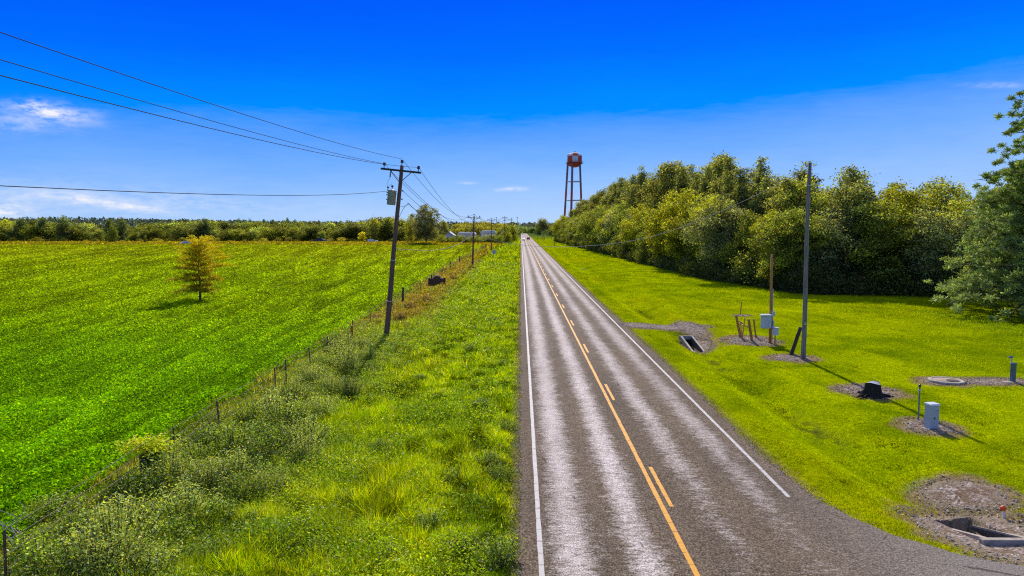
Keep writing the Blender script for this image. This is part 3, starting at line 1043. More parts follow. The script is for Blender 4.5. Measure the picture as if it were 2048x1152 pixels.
# ------------------------------------------------------------------ trees
def crown_leaves(lobes, nclump, per, leaf, rng, sig, shell=.35, up_b=.3, aspect=.6, gap=0.0):
    """leaf clumps spread over the skin and the inside of several lobes"""
    L = np.array([(c[0], c[1], c[2], r[0], r[1], r[2]) for c, r in lobes])
    vol = (L[:, 3] * L[:, 4] * L[:, 5]) ** .67
    pick = rng.choice(len(L), nclump, p=vol / vol.sum())
    d = rand_unit(nclump, rng); rad = (1 - shell * rng.random(nclump) ** 1.5)[:, None]
    cc = L[pick, :3] + d * rad * L[pick, 3:]
    cc = cc[cc[:, 2] > .15]; nclump = len(cc)
    ctr = L[:, :3].mean(0)
    c = np.repeat(cc, per, 0); n = len(c)
    off = rng.normal(size=(n, 3)) * sig * np.array([1, 1, .62])
    c = c + off
    out = c - ctr; out /= np.linalg.norm(out, axis=1, keepdims=True) + 1e-6
    nr = rand_unit(n, rng) * .9 + out * .35 + np.array([0, 0, up_b]); nr /= np.linalg.norm(nr, axis=1, keepdims=True)
    V, Fq = leaf_quads(c, nr, leaf * rng.uniform(.6, 1.45, n), rng, aspect)
    return V, Fq, c, np.repeat(rng.random(nclump), per)


def limb(a, b, r0, r1, rng, n=5, wob=.08):
    a, b = Vector(a), Vector(b); L = (b - a).length; pts = []; rad = []
    for i in range(n):
        t = i / (n - 1)
        p = a.lerp(b, t) + Vector((rng.normal(), rng.normal(), rng.normal() * .5)) * L * wob * math.sin(PI * t)
        p.z += math.sin(PI * t) * L * .05
        pts.append(p); rad.append(r0 * (1 - t) + r1 * t)
    return pts, rad


def broadleaf_meshes(seed, H, Wd, base, nclump, per, leaf, c1, c2, sig=.38, lobes_n=9, cone=False):
    rng = np.random.default_rng(seed)
    lobes = []
    lobes_n = int(lobes_n * 2.6)
    for i in range(lobes_n):
        t = (i + .5) / lobes_n
        z = base + (H - base) * (.10 + .84 * t)
        env = math.sin(PI * (.10 + .84 * t) ** .8) ** .6
        if cone: env = min(1, .25 + t * 2.5) * (1 - t) ** .75 + .10
        a = i * 2.4 + rng.uniform(-.6, .6); rr = Wd * .5 * env * rng.uniform(.2, .85) if t < .92 else Wd * .06
        s = Wd * .5 * max(env, .16 if cone else .35) * rng.uniform(.15, .46)
        lobes.append(((math.cos(a) * rr, math.sin(a) * rr, z), (s, s, s * rng.uniform(.62, .95))))
    V, Fq, c, cv = crown_leaves(lobes, nclump, per, leaf, rng, sig)
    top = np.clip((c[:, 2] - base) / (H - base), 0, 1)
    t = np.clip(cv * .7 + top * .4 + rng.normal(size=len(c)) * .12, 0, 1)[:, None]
    col = (np.array(c1) * (1 - t) + np.array(c2) * t) * (.34 + 1.2 * cv[:, None])  # lit tops and shaded clumps painted into the leaf colour
    tw = rng.random(len(c)) < .06
    col[tw] = col[tw] * 1.35 + .04  # highlights painted on a few leaves
    col = jit(col, len(c), rng, .24, .10)
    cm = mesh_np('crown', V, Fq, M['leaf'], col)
    b = MB()
    pts, rad = limb((0, 0, -.4), (rng.normal() * .3, rng.normal() * .3, H * .86), max(.1, H * .016), .03, rng, 8, .02)
    b.tube(pts, rad, 8)
    for (cx, cy, z), r in lobes:
        zz = max(base * .6 + .2, z - r[2] * 1.4)
        k = min(7, max(1, int(zz / (H * .86) * 7))); st = pts[k]
        p2, r2 = limb(st, (cx, cy, z), rad[k] * .6, .02, rng, 5)
        b.tube(p2, r2, 5)
    return cm, b.mesh('trunk', M['bark'], True)


def pine_meshes(seed, H, Wd, base, nwh, per, leaf, c1, c2, sparse=False, droop=.0):
    """whorled branches carrying needle tufts"""
    rng = np.random.default_rng(seed)
    b = MB(); tp, tr = limb((0, 0, -.4), (0, 0, H), max(.12, H * .014), .03, rng, 9, .01)
    b.tube(tp, tr, 8)
    cs = []
    for i in range(nwh):
        t = (i + rng.random() * .6) / nwh
        z = base + (H - base) * t
        L0 = Wd * .5 * (1 - t ** 1.6) ** .75 + .35
        nb = 7 if not sparse else 5
        for k in range(nb):
            a = 2 * PI * (k + rng.random() * .7) / nb + i * .8
            L = L0 * rng.uniform(.65, 1.12)
            rise = L * (rng.uniform(-.12, .42) - droop * (1 - t)); z = z + rng.normal() * .25
            e = Vector((math.cos(a) * L, math.sin(a) * L, z + rise))
            p2, r2 = limb((0, 0, z), e, .05 + .02 * L0, .012, rng, 5, .05)
            b.tube(p2, r2, 4, False)
            nt = max(3, int(L * (3.4 if not sparse else 4.2)))
            for q in range(nt):
                u = .28 + .72 * (q + rng.random()) / nt
                j = min(3, int(u * 4)); pt = p2[j].lerp(p2[j + 1], min(1, u * 4 - j))
                side = Vector((-math.sin(a), math.cos(a), 0)) * rng.normal() * (.12 + .28 * L * (1 - abs(u - .55)))
                tip = pt + side + Vector((0, 0, rng.normal() * (.10 + .16 * L0 * .3) + .08))
                if side.length > .25: b.tube([pt, tip], [.014, .006], 3, False)
                cs.append(tuple(tip))
    cs = np.array(cs); n0 = len(cs)
    c = np.repeat(cs, per, 0); n = len(c)
    d = rand_unit(n, rng); d[:, 2] = d[:, 2] * .7 + .25; d /= np.linalg.norm(d, axis=1, keepdims=True)
    s = leaf * rng.uniform(.7, 1.3, n)[:, None]
    base_p = c + rng.normal(size=(n, 3)) * np.array([.10, .10, .05]) * (1 if not sparse else .8)
    tipp = base_p + d * s
    wv = np.cross(d, rand_unit(n, rng)); wv /= np.linalg.norm(wv, axis=1, keepdims=True) + 1e-9
    wv *= s * .11
    V = np.stack([base_p - wv * .4, base_p + wv * .4, tipp + wv, tipp - wv], 1).reshape(-1, 3)
    Fq = np.arange(4 * n).reshape(n, 4)
    t = np.clip(np.repeat(rng.random(n0), per) * .7 + rng.random(n) * .3, 0, 1)[:, None]
    col = np.array(c1) * (1 - t) + np.array(c2) * t
    tw = rng.random(n) < .05; col[tw] = col[tw] * 1.5 + .04  # some needles painted lighter as glints
    col = jit(col, n, rng, .28, .1)
    return mesh_np('crown', V, Fq, M['needle'], col), b.mesh('trunk', M['bark'], True)


def make_tree(name, meshes, loc, rz, sc, label, cat, group=None, color=None):
    r = empty(name, loc, rz, label, cat, group)
    r.scale = sc if isinstance(sc, tuple) else (sc, sc, sc)
    c = obj('crown', meshes[0], r); obj('trunk', meshes[1], r)
    if color: c.color = (*color, 1)
    return r


OLIVE1, OLIVE2 = (.085, .11, .025), (.50, .54, .075)
DARK1, DARK2 = (.075, .095, .04), (.40, .43, .11)
YEL1, YEL2 = (.15, .17, .02), (.70, .64, .03)
GREY1, GREY2 = (.11, .135, .07), (.46, .50, .20)

# unit height prototypes are built at real size, then scaled a little per tree
near_olive = [broadleaf_meshes(100 + i, 12, 9.4, .6, 900, 22, .24, OLIVE1, OLIVE2, .42) for i in range(3)]
near_yel = [broadleaf_meshes(110 + i, 12, 8.8, .6, 900, 22, .24, YEL1, YEL2, .42) for i in range(2)]
near_grey = [broadleaf_meshes(120 + i, 12, 9.4, .3, 900, 22, .23, GREY1, GREY2, .42) for i in range(3)]
mid_dark = [broadleaf_meshes(130 + i, 19, 9.4, 4.5, 640, 22, .34, DARK1, DARK2, .55) for i in range(3)]
mid_pine = [broadleaf_meshes(140 + i, 20, 7.2, 6.5, 480, 22, .30, DARK1, (.34, .37, .09), .42, 14, True) for i in range(3)]
far_tree = [broadleaf_meshes(150 + i, 9, 10.0, .2, 240, 16, .52, OLIVE1, OLIVE2, .8, 7) for i in range(4)]
far_tall = [broadleaf_meshes(160 + i, 14, 9.5, .5, 260, 16, .55, DARK1, DARK2, .8, 8) for i in range(3)]
bush = [broadleaf_meshes(170 + i, 4.5, 5.5, .0, 150, 16, .24, OLIVE1, OLIVE2, .38, 6) for i in range(2)]

KL = {
    'olive': ('olive green leafy tree in the front row of the wood right of the road', 'olive trees along the front of the wood'),
    'yellow': ('yellow-green leafy tree standing out of the front row of the wood', 'yellow-green trees along the front of the wood'),
    'grey': ('grey-green leafy tree on the near side of the wood facing the lawn', 'grey-green trees on the near side of the wood'),
    'dark': ('tall dark leafy tree rising behind the front row of the wood', 'tall dark trees inside the wood'),
    'pine': ('tall dark pine whose top shows above the roadside wood', 'tall pines on the skyline of the wood'),
    'bush': ('low leafy bush at the foot of the roadside wood', 'bushes at the foot of the wood'),
}
rr = random.Random(5)


def put(kind, name, cat, meshes, x, y, H, H0, wscale=1.0, color=(1, 1, 1)):
    lb, gr = KL[kind]
    s = H / H0
    sw = s * wscale
    make_tree(name, rr.choice(meshes), (x, y, float(gz(x, y))), rr.uniform(0, 6.28), (sw, sw, s), lb, cat, gr, color)


# front row along the road side
y = 82.0
while y < 392:
    x = float(forest_x(y)) + 3.0 + rr.uniform(-.7, .9)
    H = np.interp(y, [80, 95, 110, 150, 220, 300, 425], [9.5, 11.5, 13.0, 13.5, 14, 14, 13]) * rr.uniform(.82, 1.12)
    q = rr.random()
    tint = rr.uniform(.8, 1.15)
    if 88 < y < 135 and q < .55 or (y >= 135 and q < .14) or (y <= 88 and q < .3):
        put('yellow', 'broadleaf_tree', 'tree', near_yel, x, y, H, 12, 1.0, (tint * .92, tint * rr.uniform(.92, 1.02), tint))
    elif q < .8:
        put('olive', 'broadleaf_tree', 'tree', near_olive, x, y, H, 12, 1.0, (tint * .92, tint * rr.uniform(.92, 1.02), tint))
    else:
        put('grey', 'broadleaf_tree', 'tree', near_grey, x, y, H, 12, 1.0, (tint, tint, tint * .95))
    if rr.random() < .7:
        yy = y + rr.uniform(1, 5)
        put('bush', 'leafy_bush', 'bush', bush, float(forest_x(yy)) + rr.uniform(-.1, 1.2), yy, rr.uniform(2.2, 4.8), 4.5, 1.0, (.8, .8, .85))
    y += 5.2 + (y - 80) * .012
# second and third rows along the road side
for row, dx in ((0, 8.5), (1, 14.5)):
    y = 92.0 + row * 6
    while y < 392 - row * 30:
        x = float(forest_x(y)) + dx + rr.uniform(-1.5, 1.5)
        H = np.interp(y, [90, 105, 125, 160, 230, 300, 425], [14.2, 16.0, 19.4, 22.8, 23.0, 21.5, 17]) * rr.uniform(.88, 1.06) + row * .8
        t = rr.uniform(.8, 1.2)
        if rr.random() < .62: put('pine', 'pine_tree', 'pine tree', mid_pine, x, y, H * 1.02, 20, 1.0, (t, t, t))
        else: put('dark', 'broadleaf_tree', 'tree', mid_dark, x, y, H, 19, 1.05, (t * 1.05, t, t * .9))
        y += 6.0 + (y - 90) * .012
# near side that faces the lawn
x = 31.0
while x < 74:
    y = float(forest_y(x)) + 4.2 + rr.uniform(-.6, .8)
    H = np.interp(x, [31, 36, 42, 50, 60, 74], [9.0, 10.6, 10.6, 10.6, 10.8, 11]) * rr.uniform(.9, 1.1)
    t = rr.uniform(.75, 1.05)
    put('grey' if rr.random() < .7 else 'olive', 'broadleaf_tree', 'tree', near_grey if rr.random() < .7 else near_olive, x, y, H, 12, 1.15, (t, t * 1.03, t))
    x += 4.6
for row, dy, hh in ((0, 9.5, 12.4), (1, 16.5, 13.6), (2, 24, 14.8)):
    x = 34.0 + row * 3
    while x < 84 + row * 4:
        y = float(forest_y(x)) + dy + rr.uniform(-1.2, 1.2)
        if x > forest_x(y) + 5:
            H = (hh + np.interp(x, [34, 50, 60, 90], [1.3, 0, -.8, 0])) * rr.uniform(.9, 1.08)
            t = rr.uniform(.8, 1.15); q = rr.random()
            if row == 0 and q < .45: put('yellow', 'broadleaf_tree', 'tree', near_yel, x, y, H, 12, .95, (t * .8, t * .85, t))
            elif q < .6: put('olive', 'broadleaf_tree', 'tree', near_olive, x, y, H, 12, .95, (t, t, t))
            elif q < .8: put('pine', 'pine_tree', 'pine tree', mid_pine, x, y, H * 1.02, 20, 1.2, (t, t, t))
            else: put('dark', 'broadleaf_tree', 'tree', mid_dark, x, y, H, 19, 1.2, (t, t, t))
        x += 5.6

# the pair of pines at the right edge of the view
pA = pine_meshes(201, 13.4, 16.5, .9, 22, 46, .34, (.13, .19, .06), (.50, .60, .15), droop=.22)
make_tree('pine_tree', pA, (44.8, 58, float(gz(44.8, 58))), .4, 1.0, 'bushy pine with branches down to the grass in front of the wood', 'pine tree', color=(1, 1, 1))
pB = pine_meshes(202, 17.6, 13.4, 10.5, 9, 90, .27, (.12, .19, .06), (.40, .50, .10), sparse=True)
make_tree('pine_tree', pB, (42.0, 52, float(gz(42.0, 52))), 1.1, 1.0, 'tall thin-crowned pine whose open branches reach into the sky', 'pine tree', color=(1, 1, 1))


# single small tree in the field
def tiered_tree():
    rng = np.random.default_rng(301)
    H = 6.3; b = MB()
    tp, tr = limb((0, 0, -.2), (.1, 0, H * .93), .13, .02, rng, 8, .01); b.tube(tp, tr, 8)
    cs = []
    nw = 11
    for i in range(nw):
        t = i / (nw - 1); z = 1.15 + (H - 1.45) * t
        L0 = 2.85 * max(.34, (math.sin(PI * min(1, (.26 + .66 * t))) ** .6)) * (1.06 if i % 2 == 0 else .78)
        nb = 8
        for k in range(nb):
            a = 2 * PI * (k + rng.random() * .6) / nb + i
            L = L0 * rng.uniform(.6, 1.15); e = Vector((math.cos(a) * L, math.sin(a) * L, z + rng.normal() * .14 + L * (-.02 + .42 * t)))
            p2, r2 = limb((0, 0, z), e, .03, .006, rng, 5, .05); b.tube(p2, r2, 4, False)
            for q in range(int(17 * L) + 6):
                u = .18 + .82 * rng.random(); j = min(3, int(u * 4)); pt = p2[j].lerp(p2[j + 1], u * 4 - j)
                cs.append((pt.x + rng.normal() * .13, pt.y + rng.normal() * .13, pt.z + rng.normal() * .08))
    cs = np.array(cs); c = np.repeat(cs, 9, 0) + rng.normal(size=(len(cs) * 9, 3)) * np.array([.11, .11, .06]); n = len(c)
    V, Fq = leaf_quads(c, rand_unit(n, rng) + np.array([0, 0, .6]), .115 * rng.uniform(.6, 1.4, n), rng, .5)
    t = np.clip(c[:, 2] / H + rng.normal(size=n) * .15, 0, 1)[:, None]
    col = jit(np.array([.27, .25, .02]) * (1 - t) + np.array([.84, .64, .012]) * t, n, rng, .35, .1)  # backlit glow painted in: gold at the top, darker below
    return mesh_np('crown', V, Fq, M['leaf'], col), b.mesh('trunk', M['bark'], True)


p = at(401, 603)
make_tree('field_tree', tiered_tree(), p, 0, 1.0, 'small yellowish tree with tiered branches alone in the field', 'tree', color=(1, 1, 1))

# tree line beyond the field
GL1 = ('yellow-green bushy tree in the line beyond the field', 'bushy trees beyond the field')
GL2 = ('darker tree in the line beyond the field', 'darker trees beyond the field')
GL3 = ('pale grey-green tree in the line beyond the field', 'pale trees beyond the field')


def far_put(px, Y, H, meshes, H0, gl, tint, name='broadleaf_tree', ws=1.0):
    q = gp(px, Y); s = H / H0
    make_tree(name, rr.choice(meshes), q, rr.uniform(0, 6.28), (s * ws, s * ws, s), gl[0], 'tree', gl[1], tint)


for row in range(4):
    px = -60.0 + row * 9
    while px < 830:
        Y = 360 + row * 20 + rr.uniform(-6, 6)
        topy = np.interp(px, [-60, 40, 100, 160, 230, 330, 420, 520, 620, 680, 720, 780, 830], [438, 440, 440, 447, 451, 445, 442, 446, 444, 446, 440, 436, 446]) + rr.uniform(-3, 7)
        if row < 2: topy += rr.uniform(4, 16)
        H = max(2.5, CAM_H + (456 - topy) / F * Y)
        t = rr.uniform(.75, 1.2); q = rr.random()
        # brighter and yellower at the far left, darker near the pole
        ylw = np.interp(px, [0, 200, 450, 800], [1.15, 1.0, .95, .8])
        t *= rr.choice((.5, .7, .95, 1.15))
        if q < .45: far_put(px, Y, H, far_tree, 9, GL1, (t * ylw * 1.0, t * ylw * 1.0, t * .6), ws=1.3)
        elif q < .8: far_put(px, Y, H, far_tree, 9, GL2, (t * .72, t * .75, t * .8), ws=1.25)
        else: far_put(px, Y, H, far_tree, 9, GL3, (t * 1.1, t * 1.15, t * 1.6), ws=1.1)
        px += rr.uniform(15, 26)
# low scrub in front of that line
px = -50
GS = ('low scrub bush at the foot of the far tree line', 'scrub bushes beyond the field')
while px < 1000:
    q = gp(px, rr.uniform(344, 352)); H = rr.uniform(1.2, 3.2); t = rr.uniform(.6, 1.4)
    make_tree('scrub_bush', rr.choice(bush), q, rr.uniform(0, 6), (H / 3, H / 3, H / 4.5), GS[0], 'bush', GS[1], (t * 1.3, t * 1.1, t * .7))
    px += rr.uniform(12, 34)
special = [
    (45, 356, 434, .8, 'dark rounded crown poking above the far left tree line'),
    (128, 352, 429, 1.0, 'pale feathery tree standing above the far tree line at the left'),
    (88, 358, 432, .9, 'dark tree top beside the pale feathery one at the far left'),
    (218, 358, 436, .8, 'broad dark tree top left of the upright dark one'),
    (243, 356, 433, .7, 'upright dark blue-green tree above the far line'),
    (410, 356, 435, .7, 'rounded dark tree above the far line left of the field tree'),
]
for px, Y, ty, t, lb in special:
    q = gp(px, Y); H = CAM_H + (456 - ty) / F * Y
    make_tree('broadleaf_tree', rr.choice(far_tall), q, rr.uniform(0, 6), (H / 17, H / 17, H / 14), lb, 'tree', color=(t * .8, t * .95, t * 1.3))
q = gp(224, 322)
make_tree('broadleaf_tree', near_olive[0], q, 1, (.62, .62, .78), 'small dark tree on the dry strip with a bare trunk, far left', 'tree', color=(.7, .8, .7))
for px, Y, H, c_, lb in ((290, 325, 4.5, (.7, .7, .6), 'thin dark sapling beyond the crop left of the white car'), (488, 318, 1.9, (1.3, .9, .5), 'brown bush standing at the far edge of the crop'),
                         (645, 350, 6.5, (1.0, 1.1, 1.2), 'pale leafy tree above the dark truck'), (725, 345, 6.0, (2.2, 1.9, .5), 'bright yellow-green bush left of the leaning pole')):
    q = gp(px, Y)
    make_tree('broadleaf_tree', near_olive[1], q, 2, (H / 12 * (.5 if px == 290 else 1.15),) * 2 + (H / 12,), lb, 'tree', color=c_)

# the big open-crowned tree and its neighbours behind the pole
bigt = broadleaf_meshes(320, 18, 18, 1.5, 900, 22, .42, (.13, .14, .07), (.40, .40, .14), .55, 13)
q = gp(852, 310)
make_tree('broadleaf_tree', bigt, q, 0, (1.0, 1.0, 1.02), 'big round open-crowned tree behind the leaning pole', 'tree', color=(1, 1, 1))
for px, Y, ty, ws, c_, lb in ((748, 350, 434, 1.0, (1.5, 1.4, .8), 'tall yellow-green tree just left of the leaning pole'),
                          (775, 355, 432, 1.0, (1.3, 1.3, .8), 'tall yellow-green tree directly behind the leaning pole'),
                          (822, 330, 428, .8, (1.6, 1.5, .7), 'yellow-green tree touching the left of the big round tree'),
                          (885, 350, 438, .8, (1.1, 1.1, .8), 'dark tree touching the right of the big round tree'),
                          (700, 360, 444, 1.0, (.8, .85, .9), 'dark rounded tree left of the yellow-green pair')):
    q = gp(px, Y); H = CAM_H + (456 - ty) / F * Y
    make_tree('broadleaf_tree', rr.choice(far_tall), q, rr.uniform(0, 6), (H / 16 * ws,) * 2 + (H / 14,), lb, 'tree', color=c_)
# trees between the big one and the road
GM = ('leafy tree in the belt between the big round tree and the road', 'trees in the belt left of the road')
for row in range(3):
    px = 905 + row * 5
    while px < 1022:
        Y = 420 + row * 40 + rr.uniform(-10, 10)
        ty = np.interp(px, [900, 930, 960, 990, 1022], [447, 445, 441, 446, 447]) + rr.uniform(-2, 5) + (2 - row) * 4
        H = CAM_H + (456 - ty) / F * Y; t = rr.uniform(.8, 1.2)
        q = gp(px, Y); make_tree('broadleaf_tree', rr.choice(far_tree), q, rr.uniform(0, 6), (H / 9,) * 3, GM[0], 'tree', GM[1], (t * 1.15, t * 1.0, t * .7))
        px += rr.uniform(9, 15)
for px, Y, ty in ((1008, 350, 449), (1019, 368, 446), (1001, 345, 458), (1024, 392, 452), (1012, 330, 462)):
    q = gp(px, Y); H = CAM_H + (456 - ty) / F * Y
    make_tree('broadleaf_tree', rr.choice(far_tree), q, rr.uniform(0, 6), (H / 11,) * 2 + (H / 9,), 'olive tree hugging the left side of the road beside the far poles', 'tree', 'trees hugging the left side of the road', (.95, .95, .7))
px = 884.0
while px < 1000:
    q = gp(px, rr.uniform(318, 326)); H = rr.uniform(3.2, 5.0); t = rr.uniform(.7, 1.1)
    make_tree('scrub_bush', rr.choice(bush), q, rr.uniform(0, 6), (H / 4.2,) * 2 + (H / 4.5,), 'green bush in front of the white-roofed buildings', 'bush', 'bushes in front of the white-roofed buildings', (t, t * 1.05, t * .8))
    px += rr.uniform(5, 9)
# where the road vanishes
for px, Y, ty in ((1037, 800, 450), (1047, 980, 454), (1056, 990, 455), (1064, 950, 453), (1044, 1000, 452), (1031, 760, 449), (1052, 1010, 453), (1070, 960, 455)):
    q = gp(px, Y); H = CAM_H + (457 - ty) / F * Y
    make_tree('broadleaf_tree', rr.choice(far_tree), q, rr.uniform(0, 6), (H / 10 * 1.4,) * 2 + (H / 10,), 'hazy blue-green tree where the road meets the horizon', 'tree', 'hazy trees at the end of the road', (.75, .95, 1.5))  # distance haze painted in by the bluish tint
# right of the far road
oak = broadleaf_meshes(330, 13.5, 12.5, 4.5, 260, 14, .55, DARK1, DARK2, .75, 8)
q = gp(1086, 440); make_tree('broadleaf_tree', oak, q, 0, (1, 1, 1.02), 'round-headed dark tree with a clear trunk right of the far road', 'tree', color=(.75, .75, .9))
for px, Y, ty in ((1100, 640, 452), (1107, 620, 450), (1115, 610, 452), (1122, 600, 453), (1130, 590, 452), (1077, 700, 455)):
    q = gp(px, Y); H = CAM_H + (456 - ty) / F * Y
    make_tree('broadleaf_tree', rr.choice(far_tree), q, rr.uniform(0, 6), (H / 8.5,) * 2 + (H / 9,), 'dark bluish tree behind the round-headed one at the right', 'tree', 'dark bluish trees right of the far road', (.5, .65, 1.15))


# far-off woods on the skyline, left and centre
def skyline():
    rng = np.random.default_rng(400)
    n = 26000
    Y = rng.uniform(1150, 1900, n)
    x = rng.uniform(-1750, 200, n) * (Y / 1500)
    top = 10 + 15 * sstep(-200, -900, x) * .6 + 9 * fbm(x * .006, Y * .004, 3) + 5 * vnoise(x * .05, Y * .02, 5)
    z = top * rng.random(n) ** .55
    c = np.stack([x, Y, z], 1)
    V, Fq = leaf_quads(c, rand_unit(n, rng), rng.uniform(3, 8, n), rng, .6)
    t = fbm(x * .02, Y * .01, 9)[:, None]
    col = jit(np.array([.055, .085, .10]) * t + np.array([.10, .13, .12]) * (1 - t), n, rng, .25)  # horizon haze put into the leaf colour as blue
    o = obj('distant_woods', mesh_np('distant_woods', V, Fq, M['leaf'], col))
    setp(o, 'hazy bluish woods along the horizon beyond the fields', 'woods', kind='stuff')


skyline()
# lone pines sticking up on the skyline
for px, ty in ((478, 435), (487, 437), (500, 436), (528, 436), (545, 438), (575, 434), (590, 437), (655, 440), (15, 436)):
    q = gp(px, 1000); H = CAM_H + (456 - ty) / F * 1000
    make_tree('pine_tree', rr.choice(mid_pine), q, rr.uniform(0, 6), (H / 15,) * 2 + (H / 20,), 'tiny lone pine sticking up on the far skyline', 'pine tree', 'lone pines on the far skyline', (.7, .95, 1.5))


# ------------------------------------------------------------------ weed bushes along the fence
def weed_mesh(seed, H, Wd, nst, c1, c2, leaf=.065):
    rng = np.random.default_rng(seed); b = MB(); cs = []
    for i in range(nst):
        a = rng.uniform(0, 6.28); r = Wd * .5 * rng.random() ** .6; h = H * rng.uniform(.55, 1.0) * (1 - .45 * (2 * r / Wd) ** 2)
        x0, y0 = math.cos(a) * r * .45, math.sin(a) * r * .45; x1, y1 = math.cos(a) * r, math.sin(a) * r
        b.tube([(x0, y0, -.1), ((x0 + x1) / 2, (y0 + y1) / 2, h * .55), (x1, y1, h)], [.012, .009, .004], 3, False)
        m = int(h * 42)
        for q in range(m):
            t = .2 + .8 * rng.random(); px_, py_ = x0 + (x1 - x0) * t, y0 + (y1 - y0) * t
            cs.append((px_ + rng.normal() * .085, py_ + rng.normal() * .085, h * t + rng.normal() * .03))
    c = np.array(cs); n = len(c)
    V, Fq = leaf_quads(c, rand_unit(n, rng) * .8 + np.array([0, 0, .6]), leaf * rng.uniform(.6, 1.5, n), rng, .5)
    t = np.clip(c[:, 2] / H * .8 + rng.normal(size=n) * .2, 0, 1)[:, None]
    col = np.array(c1) * (1 - t) + np.array(c2) * t
    tw = rng.random(n) < .05; col[tw] = (.60, .64, .46)  # pale leaves stand in for highlights, painted in
    return mesh_np('foliage', V, Fq, M['leaf'], jit(col, n, rng, .32)), b.mesh('stem', M['bark'])


wv = [weed_mesh(500 + i, 1.25, 2.0, 70, (.25, .34, .05), (.74, .84, .18)) for i in range(3)]
wv2 = [weed_mesh(510 + i, 1.0, 1.7, 60, (.13, .22, .02), (.46, .60, .05)) for i in range(2)]
wv3 = [weed_mesh(520 + i, .8, 1.4, 55, (.18, .12, .04), (.56, .38, .08), .07) for i in range(2)]
WG = {0: ('grey-green leafy weed bush growing along the fence', 'grey-green weed bushes along the fence'),
      1: ('bright green weed bush growing among the verge grass', 'bright green weed bushes on the verge'),
      2: ('dry brown weed bush growing along the fence', 'dry brown weed bushes along the fence')}


def weed(px, py, k, s, hs=1.0):
    p = at(px, py); ms = (wv, wv2, wv3)[k]; me = rr.choice(ms)
    r = empty('weed_bush', p, rr.uniform(0, 6.28), WG[k][0], 'bush', WG[k][1]); r.scale = (s, s, s * hs)
    t = rr.uniform(.8, 1.2)
    a = obj('foliage', me[0], r); a.color = (t, t, t, 1); obj('stem', me[1], r)


for px, py, s in ((60, 1130, 1.0), (150, 1080, 1.0), (230, 1120, 1.15), (300, 1010, 1.2), (370, 1040, 1.25), (420, 985, 1.1), (330, 1090, 1.0), (460, 905, 1.25), (520, 880, 1.2),
                  (560, 850, 1.15), (470, 960, .9), (590, 800, 1.0), (640, 830, 1.0), (680, 720, 1.2), (700, 745, 1.1), (650, 735, .9), (610, 890, .9), (700, 790, .8), (400, 930, .9),
                  (510, 930, .9), (560, 965, .7), (250, 1070, .9), (90, 1160, 1.1), (180, 1165, 1.1), (300, 1160, 1.0), (735, 720, .7), (620, 770, .9), (545, 820, .9), (110, 1040, .9), (260, 1000, 1.0), (340, 980, 1.0), (440, 1040, .9),
                  (480, 1000, 1.0), (240, 1160, .9), (410, 890, 1.1), (500, 850, 1.1), (540, 900, 1.1), (600, 850, 1.0), (575, 810, 1.0), (430, 850, .8),
                  (660, 780, .9), (640, 760, .9), (690, 700, .9), (665, 700, 1.0), (610, 920, .8), (530, 990, .8),  (725, 700, .8), (740, 745, .7)):
    weed(px, py, 1 if rr.random() < .48 else 0, s * rr.uniform(.85, 1.15), rr.uniform(.8, 1.15))
for px, py, s in ((800, 735, .7), (840, 760, .6), (690, 1010, .6), (980, 930, .7), (1000, 960, .6), (640, 1110, .7), (780, 1130, .6), (930, 1100, .7), (1005, 730, .5), (985, 640, .6), (900, 590, .8),
                  (870, 660, .7), (960, 810, .6), (500, 1050, .7), (420, 1120, .7), (760, 900, .6), (905, 960, .6), (560, 1100, .6), (345, 840, .4), (1000, 1130, .8), (860, 1060, .7), (1015, 860, .5), (940, 700, .6)):
    weed(px, py, 1, s, rr.uniform(.6, 1.0))
for px, py, s in ((820, 618, 1.2), (850, 606, 1.2), (800, 640, 1.0), (780, 610, .9), (905, 560, 1.3), (920, 548, 1.2), (945, 540, 1.3), (960, 525, 1.3), (905, 530, 1.2), (750, 640, .9),
                  (970, 512, 1.4), (935, 528, 1.3),  (860, 640, .8), (975, 500, 1.5), (885, 545, 1.1)):
    weed(px, py, 2, s, rr.uniform(.7, 1.0))

# ------------------------------------------------------------------ fence
fp = [(-60, 1180, 0), (262, 958, 0), (368, 937, 0), (440, 868, 0), (538, 792, 0), (577, 772, 0), (608, 742, 0), (635, 716, 0), (690, 678, 0), (720, 652, 0), (760, 628, 0), (798, 606, 1), (840, 582, 0),
      (880, 552, 0), (901, 540, 1), (926, 527, 1), (940, 515, 0), (958, 505, 0), (972, 497, 1)]
posts = []
for px, py, thick in fp:
    p = at(px, py); p.x = float(fence_x(p.y)) + rr.uniform(-.12, .12); p.z = float(gz(p.x, p.y)); posts.append((p, thick))
f0 = posts[0][0]
fr = empty('wire_fence', (float(fence_x(12)), 12, 0), 0, 'barbed wire fence on thin rusty posts between crop and verge', 'fence')
inv = Vector(fr.location)
tops = []
for p, th in posts:
    b = MB(); l = p - inv; tilt = Vector((rr.uniform(-.08, .08), rr.uniform(-.05, .05), 0))
    h = 1.30 if not th else 1.6
    if th: b.tube([l + Vector((0, 0, -.3)), l + Vector((0, 0, h * .5)) + tilt * .5, l + Vector((0, 0, h)) + tilt], [.11, .10, .095], 8)
    else:
        b.box(l + Vector((0, 0, h / 2 - .1)), (.055, .012, h + .2), (0, tilt.x, 0)); b.box(l + Vector((0, .02, h / 2 - .1)), (.012, .045, h + .2), (0, tilt.x, 0))
    b.build('post', M['dark_wood'] if th else M['rust'], fr)
    tops.append((l, tilt))
